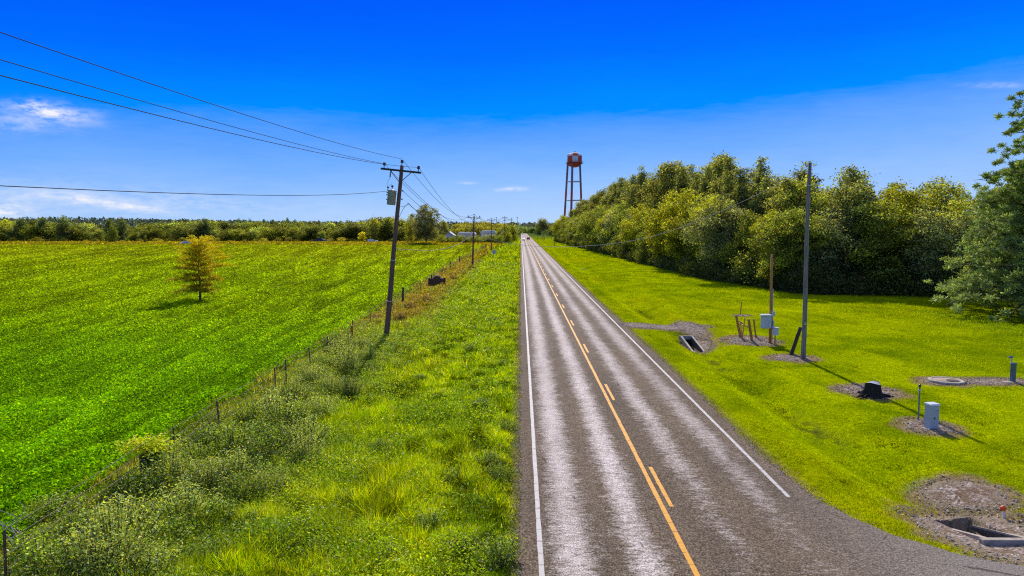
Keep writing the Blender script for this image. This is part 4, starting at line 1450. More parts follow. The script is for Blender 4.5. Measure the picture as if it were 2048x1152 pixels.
for k, hh in enumerate((1.32, 1.05, .78, .5)):
    b = MB(); pts = []
    for (a, ta), (c, tc) in zip(tops[:-1], tops[1:]):
        for i in range(6):
            t = i / 6; q = a.lerp(c, t) + Vector((.04, 0, hh - .05 * math.sin(PI * t) + rr.uniform(-.01, .01))); pts.append(q)
    b.tube(pts, [.007 + max(0, (p_.y) * .00006) for p_ in pts], 4); b.build('wire', M['fence_wire'], fr)

# ochre marker post
p = at(704, 690); r = empty('marker_post', p, 0, 'rusty orange square post beside the fence', 'post')
MB().box((0, 0, .55), (.16, .13, 1.3), (0, .03, 0), bev=.015).build('post', M['ochre'], r)
MB().box((.03, -.002, 1.22), (.19, .16, .07), (0, .03, 0), bev=.01).build('cap', M['ochre'], r)
MB().box((-.20, 0, .45), (.05, .05, 1.0), (0, -.1, 0)).build('stake', M['brown_wood'], r)

# vine-covered stump in the fence line
p = at(291, 966); r = empty('old_post', p, 0, 'thick broken wooden post topped with yellow-green vine', 'post')
MB().tube([(0, 0, -.3), (.02, 0, .5), (-.02, 0, .95), (0, 0, 1.08)], [.17, .15, .12, .08], 9).build('stub', M['bark'], r)
rng = np.random.default_rng(600); n = 2600
c = rng.normal(size=(n, 3)) * np.array([.34, .26, .12]) + np.array([.1, 0, 1.12]); m = rng.random(n) < .3
c[m] = rng.normal(size=(m.sum(), 3)) * np.array([.13, .13, .28]) + np.array([.3, .05, .75])
V, Fq = leaf_quads(c, rand_unit(n, rng) * .6 + np.array([0, 0, .8]), .10 * rng.uniform(.6, 1.4, n), rng, .6)
obj('vine', mesh_np('vine', V, Fq, M['leaf'], jit(np.where(m[:, None], [.22, .36, .03], [.66, .74, .02]), n, rng, .25)), r)

# bare twigs at the lower left
for k, (px, py, s) in enumerate(((50, 1085, 1.0), (30, 1100, .8), (450, 990, .6))):
    rng = np.random.default_rng(610 + k); b = MB(); p = at(px, py)
    for j in range(3):
        a = rng.uniform(0, 6.28); L = s * rng.uniform(.6, 1.3)
        pt, rd = limb((0, 0, -.05), (math.cos(a) * L * .55, math.sin(a) * L * .4, L), .014, .006, rng, 6, .10); b.tube(pt, rd, 5)
    o = b.build('bare_branch', M['twig'], None, loc=p)
    setp(o, ('bare curved twigs rising at the lower left corner', 'shorter bare twigs at the lower left edge', 'dry grey twigs caught in the weeds by the fence')[k], 'branch')


# ------------------------------------------------------------------ utility poles
def insulator(b, p, s=1.0):
    p = Vector(p)
    b.lathe([(.02 * s, 0), (.02 * s, .12 * s), (.07 * s, .13 * s), (.085 * s, .17 * s), (.05 * s, .19 * s), (.075 * s, .22 * s), (.05 * s, .26 * s), (.03 * s, .28 * s)], 10, p)


def make_pole(loc, H, lean=0.0, arm=2.5, fine=True, label='', group=None, arm2=False, transformer=False, rz=0, r0=.19, r1=.12):
    r = empty('utility_pole', loc, 0, label, 'utility pole', group, rot=(0, lean, rz))
    b = MB(); n = 9
    b.tube([(math.sin(i * .9) * .018, 0, -.5 + (H + .5) * i / n) for i in range(n + 1)], [r0 + (r1 - r0) * i / n for i in range(n + 1)], 12)
    b.build('pole', M['pole_wood'], r, True)
    z = H - .36
    MB().box((0, -r1 - .05, z), (arm, .10, .13), bev=.01).build('crossarm', M['dark_wood'], r)
    for s in (-1, 1):
        b = MB(); b.box((s * arm * .165, -r1 - .06, z - .33), (arm * .40, .03, .045), (0, s * -.62 * 1 if False else (s * -.80), 0)); b.build('brace', M['rust'], r)
    for x, zz in ((-arm * .42, z + .06), (arm * .43, z + .06), (0, H)):
        b = MB(); insulator(b, (x, -r1 - .05 if x else 0, zz), 1.4); b.build('insulator', M['porcelain'], r, True)
    if arm2:
        MB().box((0, -r1 - .05, z - 1.3), (arm * .8, .10, .12), bev=.01).build('crossarm', M['dark_wood'], r)
    if transformer:
        c = Vector((-.47, -.06, H - 2.22))
        t = MB().lathe([(.25, -.47), (.285, -.45), (.285, .42), (.30, .43), (.30, .48), (.18, .54), (.02, .56)], 20, c).build('transformer', M['tank_grey'], r, True)
        b = MB()
        for dx, dy, hh in ((-.20, 0, .32), (.0, -.12, .42)):
            b.lathe([(.028, 0), (.03, hh * .7), (.085, hh * .72), (.07, hh * .8), (.09, hh * .88), (.05, hh)], 10, c + Vector((dx - (.10 if dx < -.1 else 0), dy, .42)))
        b.build('bushing', M['porcelain'], t, True)
        b = MB()
        for dz in (.33, .18, -.12): b.tube([c + Vector((-.28, 0, dz)), c + Vector((-.37, 0, dz))], .035, 6)
        b.build('terminal', M['porcelain'], t)
        b = MB(); b.box(c + Vector((.26, 0, .3)), (.10, .10, .06)); b.box(c + Vector((.26, 0, -.3)), (.10, .10, .06)); b.build('bracket', M['rust'], t)
        # fused cutout under the arm and its jumper wires
        b = MB(); b.tube([(-.62, -r1 - .1, z - .05), (-.66, -r1 - .14, z - .22), (-.66, -r1 - .14, z - .50)], [.04, .035, .045], 8); b.build('cutout', M['porcelain'], r)
        b = MB(); b.tube([(-.66, -.2, z - .5), (-.80, -.18, z - .8), (-.78, -.15, z - 1.1), (-.76, -.08, H - 1.50)], .010, 5)
        b.tube([(-.47, -.15, H - 1.4), (-.56, -.15, H - 1.28), (-.70, -.1, H - 1.42)], .008, 5)
        b.tube([(.10, .2, H - 3.45), (.28, .25, H - 2.95), (.45, .4, H - 2.60), (.65, .6, H - 2.45)], .014, 5)
        b.tube([(.15, .15, H - 2.7), (.35, .25, H - 2.72), (.6, .5, H - 2.5)], .012, 5)
        b.build('jumper_wire', M['wire'], r)
        for zz in (H - 1.72, H - 2.28):
            b = MB(); b.lathe([(.03, 0), (.055, .02), (.03, .05), (.055, .08), (.03, .1)], 8, (.22, 0, zz)); b.tube([(.1, 0, zz + .05), (.26, 0, zz + .05)], .012, 5); b.build('spool', M['porcelain'], r)
        for zz, rr_ in ((H - .45, .135), (5.4, .178), (2.6, .19)):
            MB().lathe([(rr_, 0), (rr_ + .006, .01), (rr_ + .006, .05), (rr_, .06)], 14, (0, 0, zz)).build('band', M['galv'], r)
    return r


P1 = at(772, 678); tp1 = up(803.5, 331, P1.y); H1 = (tp1 - P1).length
lean1 = math.atan2(tp1.x - P1.x, tp1.z - P1.z)
pole1 = make_pole(P1, H1, lean1, 2.7, True, 'leaning brown pole with crossarm and grey transformer by the fence', transformer=True)
P2 = at(945, 533); pole2 = make_pole(P2, 9.9, .035, 2.6, label='second pole from the camera, with one crossarm, left of the road')
P3 = gp(982.5, 235); pole3 = make_pole(P3, 10.6, 0, 2.6, label='third pole from the camera, with one crossarm, left of the road')
P4 = gp(1009.5, 335); pole4 = make_pole(P4, 12.9, 0, 2.6, label='fourth pole from the camera, with two crossarms, left of the road', arm2=True)
P5 = gp(1023, 470); pole5 = make_pole(P5, 13.5, 0, 2.6, label='farthest wooden pole left of the road, above the trees')


def top_of(P, H, lean, x, z): return P + Vector((math.cos(lean) * x + math.sin(lean) * z, -.16, math.cos(lean) * z - math.sin(lean) * x))


def wire(a, b, sag, name, label, mat, rad=.008, n=24, growth=0.00011, group=None, cat='wire'):
    a, b = Vector(a), Vector(b)
    pts = [a.lerp(b, i / n) - Vector((0, 0, 4 * sag * (i / n) * (1 - i / n))) for i in range(n + 1)]
    mb = MB(); mb.tube([p - a for p in pts], [rad + growth * max(0, p.y) for p in pts], 5)
    o = mb.build(name, mat, None, loc=a)
    setp(o, label, cat, group); return o


H2, H3, H4, H5 = 9.9, 10.6, 12.9, 13.5
at1 = {'l': top_of(P1, H1, lean1, -2.7 * .42, H1 - .02), 't': top_of(P1, H1, lean1, 0, H1 + .42), 'r': top_of(P1, H1, lean1, 2.7 * .43, H1 - .02)}
def at_(P, H, lean=0, arm=2.6): return {'l': top_of(P, H, lean, -arm * .42, H - .02), 't': top_of(P, H, lean, 0, H + .42), 'r': top_of(P, H, lean, arm * .43, H - .02)}
at2 = at_(P2, H2, .035); at3 = at_(P3, H3); at4 = at_(P4, H4); at5 = at_(P5, H5)
# towards the camera: heights read off where each wire leaves the left of the frame
nm = {'t': 'top', 'l': 'left', 'r': 'right'}
for k, (px, py, X) in {'t': (0, 88, -9.0), 'l': (0, 135, -10.0), 'r': (0, 175, -8.2)}.items():
    v = ray(px, py); t = X / v.x; Yw = v.y * t; zw = CAM_H + v.z * t
    a = at1[k]; Ye = -52.0
    L = a.y - Ye; u = (a.y - Yw) / L      # parabola with equal ends
    sag = (a.z - zw) / (4 * u * (1 - u))
    e = Vector((X + (X - a.x) * .3, Ye, a.z))
    wire(a, e, sag, 'power_line', {'t': 'uppermost thin power wire from the leaning pole to the top left', 'l': 'middle of the three high wires from the leaning pole to the left',
                                   'r': 'lowest of the three high wires from the leaning pole to the left'}[k], M['wire'], .007, 40, .00013)
a = top_of(P1, H1, lean1, -.2, H1 - 1.66); v = ray(0, 375); t = -9.3 / v.x; zw = CAM_H + v.z * t; Yw = v.y * t
u = (a.y - Yw) / (a.y + 52); wire(a, (-9.3, -52, a.z), (a.z - zw) / (4 * u * (1 - u)), 'power_line', 'single lower wire running nearly level from the transformer to the left', M['wire'], .007, 40, .00013)
spans = [(at1, at2, 'first and second', 1.9), (at2, at3, 'second and third', 1.2), (at3, at4, 'third and fourth', 1.2), (at4, at5, 'fourth and farthest', 1.2)]
for A, B, s, sg in spans:
    for k in ('l', 't', 'r'):
        wire(A[k], B[k], sg + {'l': .1, 't': 0, 'r': .25}[k], 'power_line', '%s wire of the span between the %s pole' % (nm[k], s), M['wire'], .008, 24)
wire(top_of(P1, H1, lean1, .2, H1 - 1.0), P2 + Vector((.2, 0, H2 - 2.1)), 1.2, 'power_line', 'neutral wire below the crossarm between the first and second pole', M['wire'], .008, 24)
wire(top_of(P1, H1, lean1, .25, H1 - 1.67), P2 + Vector((.2, 0, H2 - 3.0)), 1.3, 'power_line', 'lower wire from beside the transformer toward the second pole', M['wire'], .008, 24)
wire(top_of(P1, H1, lean1, .65, H1 - 2.45), P2 + Vector((.2, 0, H2 - 3.4)), 1.4, 'service_cable', 'thick twisted service cable leaving the leaning pole below the transformer', M['wire'], .018, 24, cat='cable')
c1 = top_of(P1, H1, lean1, .15, 6.25); c2 = P2 + Vector((0, -.2, 6.5)); c3 = P3 + Vector((0, -.2, 6.2)); c4 = P4 + Vector((0, -.2, 7.2))
wire(c1, c2, 1.2, 'telephone_cable', 'pale telephone cable sagging between the first and second pole', M['cable'], .014, 24, .00010, cat='cable')
wire(c2, c3, 2.1, 'telephone_cable', 'pale telephone cable sagging between the second and third pole', M['cable'], .016, 24, .00010, cat='cable')
wire(c3, c4, 1.8, 'telephone_cable', 'pale telephone cable sagging between the third and fourth pole', M['cable'], .016, 24, .00010, cat='cable')

# ------------------------------------------------------------------ tall grey pole and its stub
PG = at(1606, 719)
r = empty('utility_pole', PG, 0, 'tall grey weathered pole without crossarm right of the road', 'utility pole', rot=(0, -.004, 0))
b = MB(); HG = 11.2; n = 10
b.tube([(math.sin(i * .7) * .02, 0, -.5 + (HG + .5) * i / n) for i in range(n + 1)], [.142 - .045 * i / n for i in range(n + 1)], 14); b.build('pole', M['grey_wood'], r, True)
MB().lathe([(.13, 0), (.137, .01), (.137, .05), (.13, .06)], 14, (0, 0, 9.9)).build('band', M['galv'], r)
MB().box((0, -.16, 2.1), (.10, .02, .14)).build('tag', M['galv'], r)
p = at(1582, 710)
r = empty('brace_stub', p, 0, 'short dark leaning post beside the tall grey pole', 'post', rot=(0, .30, 0))
MB().tube([(0, 0, -.2), (0, 0, 1.75)], [.115, .10], 10).build('stub', M['dark_wood'], r); MB().lathe([(.10, 1.745), (.09, 1.76)], 10).build('cut_top', M['grey_wood'], r)

# span cable crossing the road
A = PG + Vector((-.1, 0, 10.9)); B = P2 + Vector((0, -.2, 6.5))
ts = [0, .0745, .2015, .39, .6, .8, 1]; zs = [A.z, 9.0, 6.75, 5.45, 5.05, 5.45, B.z]
# smooth interpolation (monotone cubic through the surveyed heights)
def herm(t):
    for i in range(len(ts) - 1):
        if t <= ts[i + 1] + 1e-9: break
    sl = [(zs[j + 1] - zs[j]) / (ts[j + 1] - ts[j]) for j in range(len(ts) - 1)]
    m_ = [sl[0] * 1.15] + [(sl[j] + sl[j + 1]) / 2 for j in range(len(sl) - 1)] + [sl[-1] * 1.2]
    h = ts[i + 1] - ts[i]; u = (t - ts[i]) / h
    return (2 * u ** 3 - 3 * u * u + 1) * zs[i] + (u ** 3 - 2 * u * u + u) * h * m_[i] + (-2 * u ** 3 + 3 * u * u) * zs[i + 1] + (u ** 3 - u * u) * h * m_[i + 1]
pts = []
for i in range(61):
    t = i / 60; q = A.lerp(B, t); q.z = herm(t); pts.append(q)
mb = MB(); mb.tube([p_ - A for p_ in pts], [.012 + .00009 * p_.y for p_ in pts], 6)
setp(mb.build('service_cable', M['cable'], None, loc=A), 'pale cable sagging from the tall grey pole past the wood and over the road', 'cable')

# ------------------------------------------------------------------ meter pole
p = at(1540, 686); r = empty('meter_pole', p, 0, 'thin brown pole carrying a grey meter cabinet', 'utility pole', rot=(0, -.012, 0))
MB().tube([(0, 0, -.4), (.01, 0, 2), (0, 0, 4), (.01, 0, 5.85)], [.10, .095, .085, .07], 12).build('pole', M['brown_wood'], r, True)
bx_ = MB().box((-.32, -.10, 1.42), (.62, .34, .86), bev=.05).build('cabinet', M['meter_box'], r)
MB().box((-.34, -.14, 1.89), (.74, .46, .07), bev=.02).build('lid', M['white_paint'], bx_)
MB().box((-.30, -.275, 1.40), (.40, .012, .6)).build('door', M['steel'], bx_)
MB().box((.13, -.08, 1.95), (.2, .16, .34), bev=.02).build('meter', M['steel'], r)
b = MB(); b.tube([(.10, -.12, .2), (.10, -.12, 1.9), (.08, -.12, 2.1), (.08, -.1, 3.6)], .03, 8); b.build('conduit', M['galv'], r)
MB().box((.14, -.1, 1.25), (.12, .14, .5), bev=.02).build('junction', M['galv'], r)
p = at(1546, 687); r = empty('control_box', p + Vector((.12, -.1, 0)), .1, 'small grey metal box on a thin leg beside the meter pole', 'utility box')
MB().box((0, 0, .80), (.32, .20, .48), bev=.03).build('cabinet', M['meter_box'], r); MB().box((0, -.01, 1.06), (.37, .25, .05), bev=.01).build('lid', M['white_paint'], r)
MB().tube([(-.04, 0, -.2), (-.04, 0, .58)], .035, 8).build('leg', M['dark_wood'], r)

# ------------------------------------------------------------------ wooden brace frame
def post_px(px0, py0, px1, py1, rad, name, mat, parent, origin, Y=None, n=8, square=False):
    a = at(px0, py0); e = up(px1, py1, a.y)
    b = MB(); d = (e - a)
    b.tube([a - origin - d.normalized() * .25, a - origin + d * .5, e - origin], [rad, rad * .97, rad * .93], n)
    return b.build(name, mat, parent)


o0 = at(1490, 678)
r = empty('timber_frame', o0, 0, 'wooden frame of three posts, rail and slanting braces on gravel', 'wooden frame')
post_px(1481, 674, 1472, 630, .095, 'post', M['brown_wood'], r, o0)
post_px(1504, 682, 1497, 638, .095, 'post', M['brown_wood'], r, o0)
post_px(1512, 675, 1507, 638, .065, 'post', M['brown_wood'], r, o0)
post_px(1484, 679, 1490, 635, .045, 'brace', M['tan_wood'], r, o0)
post_px(1484, 676, 1481, 643, .04, 'brace', M['tan_wood'], r, o0)
a = up(1476, 646, at(1480, 674).y) - o0; c = up(1497, 654, at(1504, 682).y) - o0
MB().tube([a, (a + c) / 2, c], .055, 6).build('rail', M['tan_wood'], r)
a = up(1479, 642, at(1480, 674).y) - o0; c = up(1488, 650, at(1490, 676).y) - o0
MB().tube([a, c], .04, 6).build('brace', M['dark_wood'], r)
p = at(1480, 630); o = MB().tube([(0, 0, -.1), (.06, 0, .55), (.10, 0, 1.12)], [.05, .045, .04], 7).build('short_stick', M['brown_wood'], None, loc=p)
setp(o, 'lone short stick on its own gravel patch behind the brace frame', 'stick')


# ------------------------------------------------------------------ culverts
def culvert(loc, rz, W_, L, Hh, label):
    r = empty('concrete_culvert', loc, rz, label, 'culvert')
    # local +Y: direction the walls run away from the headwall, sloping down
    t = .13
    for s in (-1, 1):
        b = MB(); x0 = s * (W_ / 2) - (t / 2); xa, xb = x0, x0 + t
        v = [(xa, 0, -.3), (xa, L, -.3), (xa, L, .34), (xa, .0, Hh), (xb, 0, -.3), (xb, L, -.3), (xb, L, .34), (xb, 0, Hh)]
        b.add([Vector(q) for q in v], [[0, 1, 2, 3][::1], [7, 6, 5, 4], [0, 4, 5, 1], [1, 5, 6, 2], [2, 6, 7, 3], [3, 7, 4, 0]]); b.build('side_wall', M['concrete'], r)
        ins = MB(); xi = x0 + (t if s < 0 else 0) + (.004 if s < 0 else -.004)
        q = [(xi, .02, -.2), (xi, L - .05, -.2), (xi, L - .05, .30), (xi, .02, Hh - .05)]
        ins.add([Vector(k_) for k_ in q], [[0, 1, 2, 3]]); ins.build('dark_inner_face', M['dark_concrete'], r)  # darker sheet over the inner side of each wall
    b = MB(); b.box((0, -.08, Hh - .12), (W_ + .34, .16, .26), bev=.015); b.build('headwall', M['concrete'], r)
    MB().box((0, .0 - .02, Hh / 2 - .22), (W_ - t, .02, Hh * 1.0)).build('pipe_mouth', M['black'], r)  # flat black sheet stands in for the shade inside the pipe
    MB().box((0, L / 2, -.06), (W_ - t - .02, L, .06)).build('floor_slab', M['dark_concrete'], r)
    return r


zc = -.52
a = at(1364, 669)
culvert(Vector((11.74, 47.9, -.95)), PI, .76, 3.3, .84, 'concrete culvert mouth with two slanting walls beside the meter pole')
culvert(Vector((11.92, 16.3, -.97)), 0, 1.0, 2.0, .90, 'larger concrete culvert mouth with a dark trough at the lower right')
rng = np.random.default_rng(700)
# orange marker ball
p = at(2005, 1036)
r = empty('marker_flag', p, 0, 'orange ball marker on a white foot in the dirt at the lower right', 'marker')
MB().lathe([(.01, .20), (.05, .21), (.075, .25), (.08, .28), (.06, .32), (.02, .345), (.005, .35)], 14).build('ball', M['orange'], r, True)
MB().tube([(.03, 0, -.1), (.02, 0, .22)], [.035, .025], 8).build('foot', M['white_paint'], r)

# ------------------------------------------------------------------ stump
p = at(1745, 793)
r = empty('tree_stump', p, .3, 'dark flared tree stump with a pale bluish cut top', 'tree stump'); r.scale = (.86, .86, .95)
b = MB(); n = 26; prof = [(.70, -.12), (.56, .05), (.47, .18), (.42, .35), (.38, .55), (.37, .66)]
vs = []
for i, (rd, z) in enumerate(prof):
    for k in range(n):
        t = 2 * PI * k / n; fl = 1 + (.30 if i < 3 else .10) * (math.sin(t * 5 + 1) * .5 + math.sin(t * 3) * .3) * (1 if i < 3 else .6)
        vs.append(Vector((math.cos(t) * rd * fl, math.sin(t) * rd * fl * .95, z + (.05 * math.sin(t * 2 + .5) if i == 5 else 0))))
fs = [[i * n + k, i * n + (k + 1) % n, (i + 1) * n + (k + 1) % n, (i + 1) * n + k] for i in range(5) for k in range(n)]
b.add(vs, fs); b.build('bark', M['stump_bark'], r, True)
b = MB(); b.add([v * 1.0 + Vector((0, 0, -.012)) for v in vs[5 * n:]], [list(range(n))]); b.build('cut_top', M['sawn_top'], r)
for k in range(7):
    a = rng.uniform(0, 6.28); L = rng.uniform(.9, 1.45)
    b = MB(); b.tube([(math.cos(a) * .45, math.sin(a) * .45, .10), (math.cos(a + .15) * .8, math.sin(a + .15) * .8, .06), (math.cos(a + .05) * L, math.sin(a + .05) * L, -.02)], [.07, .045, .015], 6); b.build('root', M['stump_bark'], r)

# ------------------------------------------------------------------ pedestal and its marker
p = at(1862, 856)
r = empty('utility_pedestal', p, .18, 'grey upright utility pedestal box on a gravel patch', 'utility box')
bb = MB().box((0, 0, .40), (.38, .34, .98), bev=.02, taper=.97).build('body', M['pedestal'], r)
MB().box((0, 0, .925), (.41, .37, .08), bev=.03, taper=.96).build('lid', M['white_paint'], r)
MB().box((-.02, -.176, .42), (.05, .012, .07)).build('latch', M['dark_paint'], bb); MB().box((.09, -.173, .70), (.09, .008, .06)).build('label_plate', M['galv'], bb)
p = at(1847, 845)
r = empty('marker_post', p + Vector((0, .35, 0)), 0, 'thin dark marker post just behind the grey pedestal', 'post')
MB().tube([(0, 0, -.2), (-.01, 0, 1.32)], [.03, .028], 8).build('post', M['green_pipe'], r); MB().box((-.03, -.02, 1.20), (.12, .06, .05), bev=.01).build('collar', M['steel'], r)
MB().lathe([(.035, 1.32), (.05, 1.34), (.045, 1.42), (.01, 1.44)], 10, (-.01, 0, 0)).build('cap', M['dark_paint'], r)

# ------------------------------------------------------------------ manhole
p = at(1893, 763)
r = empty('manhole', p + Vector((0, 0, .04)), 0, 'round concrete manhole with a dark lid in a dirt patch', 'manhole')
MB().lathe([(.78, -.1), (.80, .03), (.72, .06), (.60, .05), (.58, .0)], 32).build('ring', M['concrete'], r, True)
MB().lathe([(.585, 0), (.585, .028), (.3, .045), (.01, .05)], 32, (0, 0, 0)).build('cover', M['lid_mud'], r, True)
MB().lathe([(.27, .05), (.27, .06), (.01, .062)], 20, (.16, -.2, 0)).build('lid', M['dark_wood'], r)

# ------------------------------------------------------------------ standpost
p = at(2025, 764)
r = empty('water_standpost', p, 0, 'grey-green pipe standpost with a tap head at the right edge', 'standpost')
MB().lathe([(.13, -.2), (.125, 0), (.125, .86), (.135, .87), (.135, .92), (.06, .95), (.02, .95)], 16).build('pipe', M['green_pipe'], r, True)
MB().tube([(-.09, 0, .9), (-.12, 0, 1.15), (-.16, 0, 1.20)], [.03, .03, .03], 8).build('riser', M['steel'], r)
MB().box((-.17, -.02, 1.23), (.20, .10, .09), bev=.02).build('tap_head', M['green_pipe'], r)
MB().tube([(-.24, -.02, 1.24), (-.31, -.02, 1.24)], [.04, .03], 8).build('spout', M['steel'], r)
MB().box((-.15, -.08, .62), (.09, .05, .06), bev=.01).build('latch', M['dark_paint'], r)
MB().box((-.28, -.1, .02), (.5, .4, .05), bev=.02).build('base_slab', M['concrete'], r)

# ------------------------------------------------------------------ roadside signs
p = gp(988, 135); r = empty('road_sign', p, .05, 'diamond road sign seen from its bare metal back, left of the road', 'road sign')
MB().box((0, .03, 3.1), (.78, .008, .78), (0, PI / 4, 0)).build('panel', M['steel'], r)
b = MB(); b.box((0, 0, 1.75), (.06, .04, 3.6)); b.build('post', M['galv'], r)
b = MB(); b.box((0, .012, 3.35), (.5, .02, .05)); b.box((0, .012, 2.85), (.5, .02, .05)); b.build('bracket', M['galv'], r)

p = at(874, 573)
r = empty('monument_sign', p, .12, 'low dark brown brick sign with an arched top seen from behind', 'sign')
def arch(x0, x1, h, ar, ah, n=12):
    pts = [(x0, 0), (x1, 0), (x1, h), (ar, h)]
    pts += [(ar * math.cos(t), h + ah * math.sin(t)) for t in [PI * i / n for i in range(1, n)]]
    return pts + [(-ar, h), (x0, h)]
b = MB(); b.prism(arch(-.92, .92, 1.02, .48, .34), -.13, .13); b.build('panel', M['vermilion_brick'], r)
for s in (-1, 1): MB().box((s * 1.0, 0, .52), (.24, .36, 1.24), bev=.02).build('pillar', M['vermilion_brick'], r)
b = MB(); n = 12; pts = [(.50 * math.cos(PI * i / n), 0, 1.04 + .37 * math.sin(PI * i / n)) for i in range(n + 1)]; b.tube(pts, .045, 6); b.tube([(-.92, 0, 1.045), (-.5, 0, 1.045)], .04, 6); b.tube([(.92, 0, 1.045), (.5, 0, 1.045)], .04, 6); b.build('coping', M['stone'], r)
MB().box((-.7, 0, 1.28), (.14, .10, .5), bev=.01).build('finial', M['dark_wood'], r)
MB().box((0, .02, .02), (2.5, .6, .1), bev=.02).build('base', M['concrete'], r)

# ------------------------------------------------------------------ small things in the grass
for px, py, h, lb in ((1134, 505, .95, 'short dark post in the lawn nearest the wood'), (1109, 492, 1.2, 'short dark post in the lawn nearer the round-headed tree')):
    p = at(px, py); o = MB().tube([(0, 0, -.2), (0, 0, h)], [.13, .12], 8).build('bollard', M['dark_wood'], None, loc=p); setp(o, lb, 'post')
for px, py, s, lb in ((1165, 539, .30, 'small white stone lying in the lawn right of the road'), (1082, 486, .55, 'small white slab in the grass near the far road bend')):
    p = at(px, py); b = MB(); b.box((0, 0, .06), (s * 1.6, s, .22), (0, .1, .3), bev=.06, taper=.8); o = b.build('white_stone', M['stone'], None, loc=p); setp(o, lb, 'stone')

# far fence on the right and the posts there
fr2 = empty('wire_fence', gp(1075, 520), 0, 'distant wire fence across the grass right of the far road', 'fence'); o_ = Vector(fr2.location)
for i, px in enumerate(np.linspace(1068, 1124, 9)):
    q = gp(px, 455 - i * 4) - o_; MB().tube([q, q + Vector((0, 0, 1.9))], .12, 6).build('post', M['dark_wood'], fr2)
for hh in (1.6, 1.0):
    b = MB(); b.tube([gp(px, 455 - i * 4) - o_ + Vector((0, 0, hh)) for i, px in enumerate(np.linspace(1068, 1124, 9))], .03, 4); b.build('wire', M['fence_wire'], fr2)

# tall light masts far away
for px, Y, ty, lb in ((1023, 620, 436, 'left one of two slim light masts above the far trees'), (1034.5, 620, 435, 'right one of two slim light masts above the far trees'),
                      (993, 700, 435, 'short light mast above the trees between the poles')):
    q = gp(px, Y); H = CAM_H + (456 - ty) / F * Y
    r = empty('light_mast', q, 0, lb, 'light mast'); MB().tube([(0, 0, 0), (0, 0, H)], [.28, .16], 8).build('mast', M['galv'], r)
    b = MB(); b.box((0, 0, H), (1.6, .3, .35)); b.build('lamp_head', M['dark_paint'], r)


# ------------------------------------------------------------------ low white buildings
def shed(px, Y, w_, d_, h, rh, rz, label, wall):
    q = gp(px, Y); r = empty('farm_building', q, rz, label, 'building')
    wl = MB(); wl.prism([(-w_ / 2, 0), (w_ / 2, 0), (w_ / 2, h), (0, h + rh), (-w_ / 2, h)], -d_ / 2, d_ / 2); wl.build('wall', wall, r)
    for s in (-1, 1):
        b = MB(); a = math.atan2(rh, w_ / 2); L = math.hypot(rh, w_ / 2) + .4
        b.box((s * (w_ / 4 + .12), 0, h + rh / 2 + .10), (L, d_ + .8, .09), (0, s * a, 0)); b.build('roof', M['roof_white'], r)
    w1 = MB().box((-w_ * .2, -d_ / 2 - .03, h * .55), (w_ * .16, .06, h * .35)).build('window', M['glass'], r); MB().box((-w_ * .2, -d_ / 2 - .07, h * .36), (w_ * .2, .06, .08)).build('sill', M['white_paint'], w1)
    MB().box((w_ * .22, -d_ / 2 - .03, h * .42), (w_ * .16, .06, h * .8)).build('door', M['dark_paint'], r)
    return r


shed(900, 332, 4.6, 9, 3.9, 1.7, .0, 'pale blue-grey gabled building left of the second pole', M['siding'])
def longshed(px, Y, w_, h, label):
    q = gp(px, Y); r = empty('farm_building', q, 0, label, 'building')
    MB().box((0, 0, h / 2), (w_, 7, h)).build('wall', M['siding'], r)
    b = MB(); b.prism([(-w_ / 2 - .3, h), (w_ / 2 + .3, h), (w_ / 2 - .4, h + 1.1), (-w_ / 2 + .4, h + 1.1)], -4, 4); b.build('roof', M['roof_white'], r)
    for i in range(3): MB().box((-w_ * .3 + i * w_ * .3, -3.53, h * .55), (1.1, .06, 1.0)).build('window', M['glass'], r)
longshed(934, 352, 9.0, 4.3, 'long low white-roofed building left of the second pole')
longshed(977, 372, 8.0, 5.0, 'long low white-roofed building between the second and third pole')
for px, Y, w_, h, lb in ((741, 338, 3.0, 1.6, 'small white trailer beyond the field left of the pole'), (752, 338, 1.6, 1.1, 'tiny white tank beyond the field beside the trailer')):
    q = gp(px, Y); r = empty('trailer', q, 0, lb, 'trailer'); MB().box((0, 0, h / 2 + .4), (w_, 1.8, h), bev=.15).build('body', M['white_paint'], r)
    for s in (-1, 1): MB().tube([(s * w_ * .25, -1.0, .35), (s * w_ * .25, -.75, .35)], .35, 12).build('wheel', M['rubber'], r)


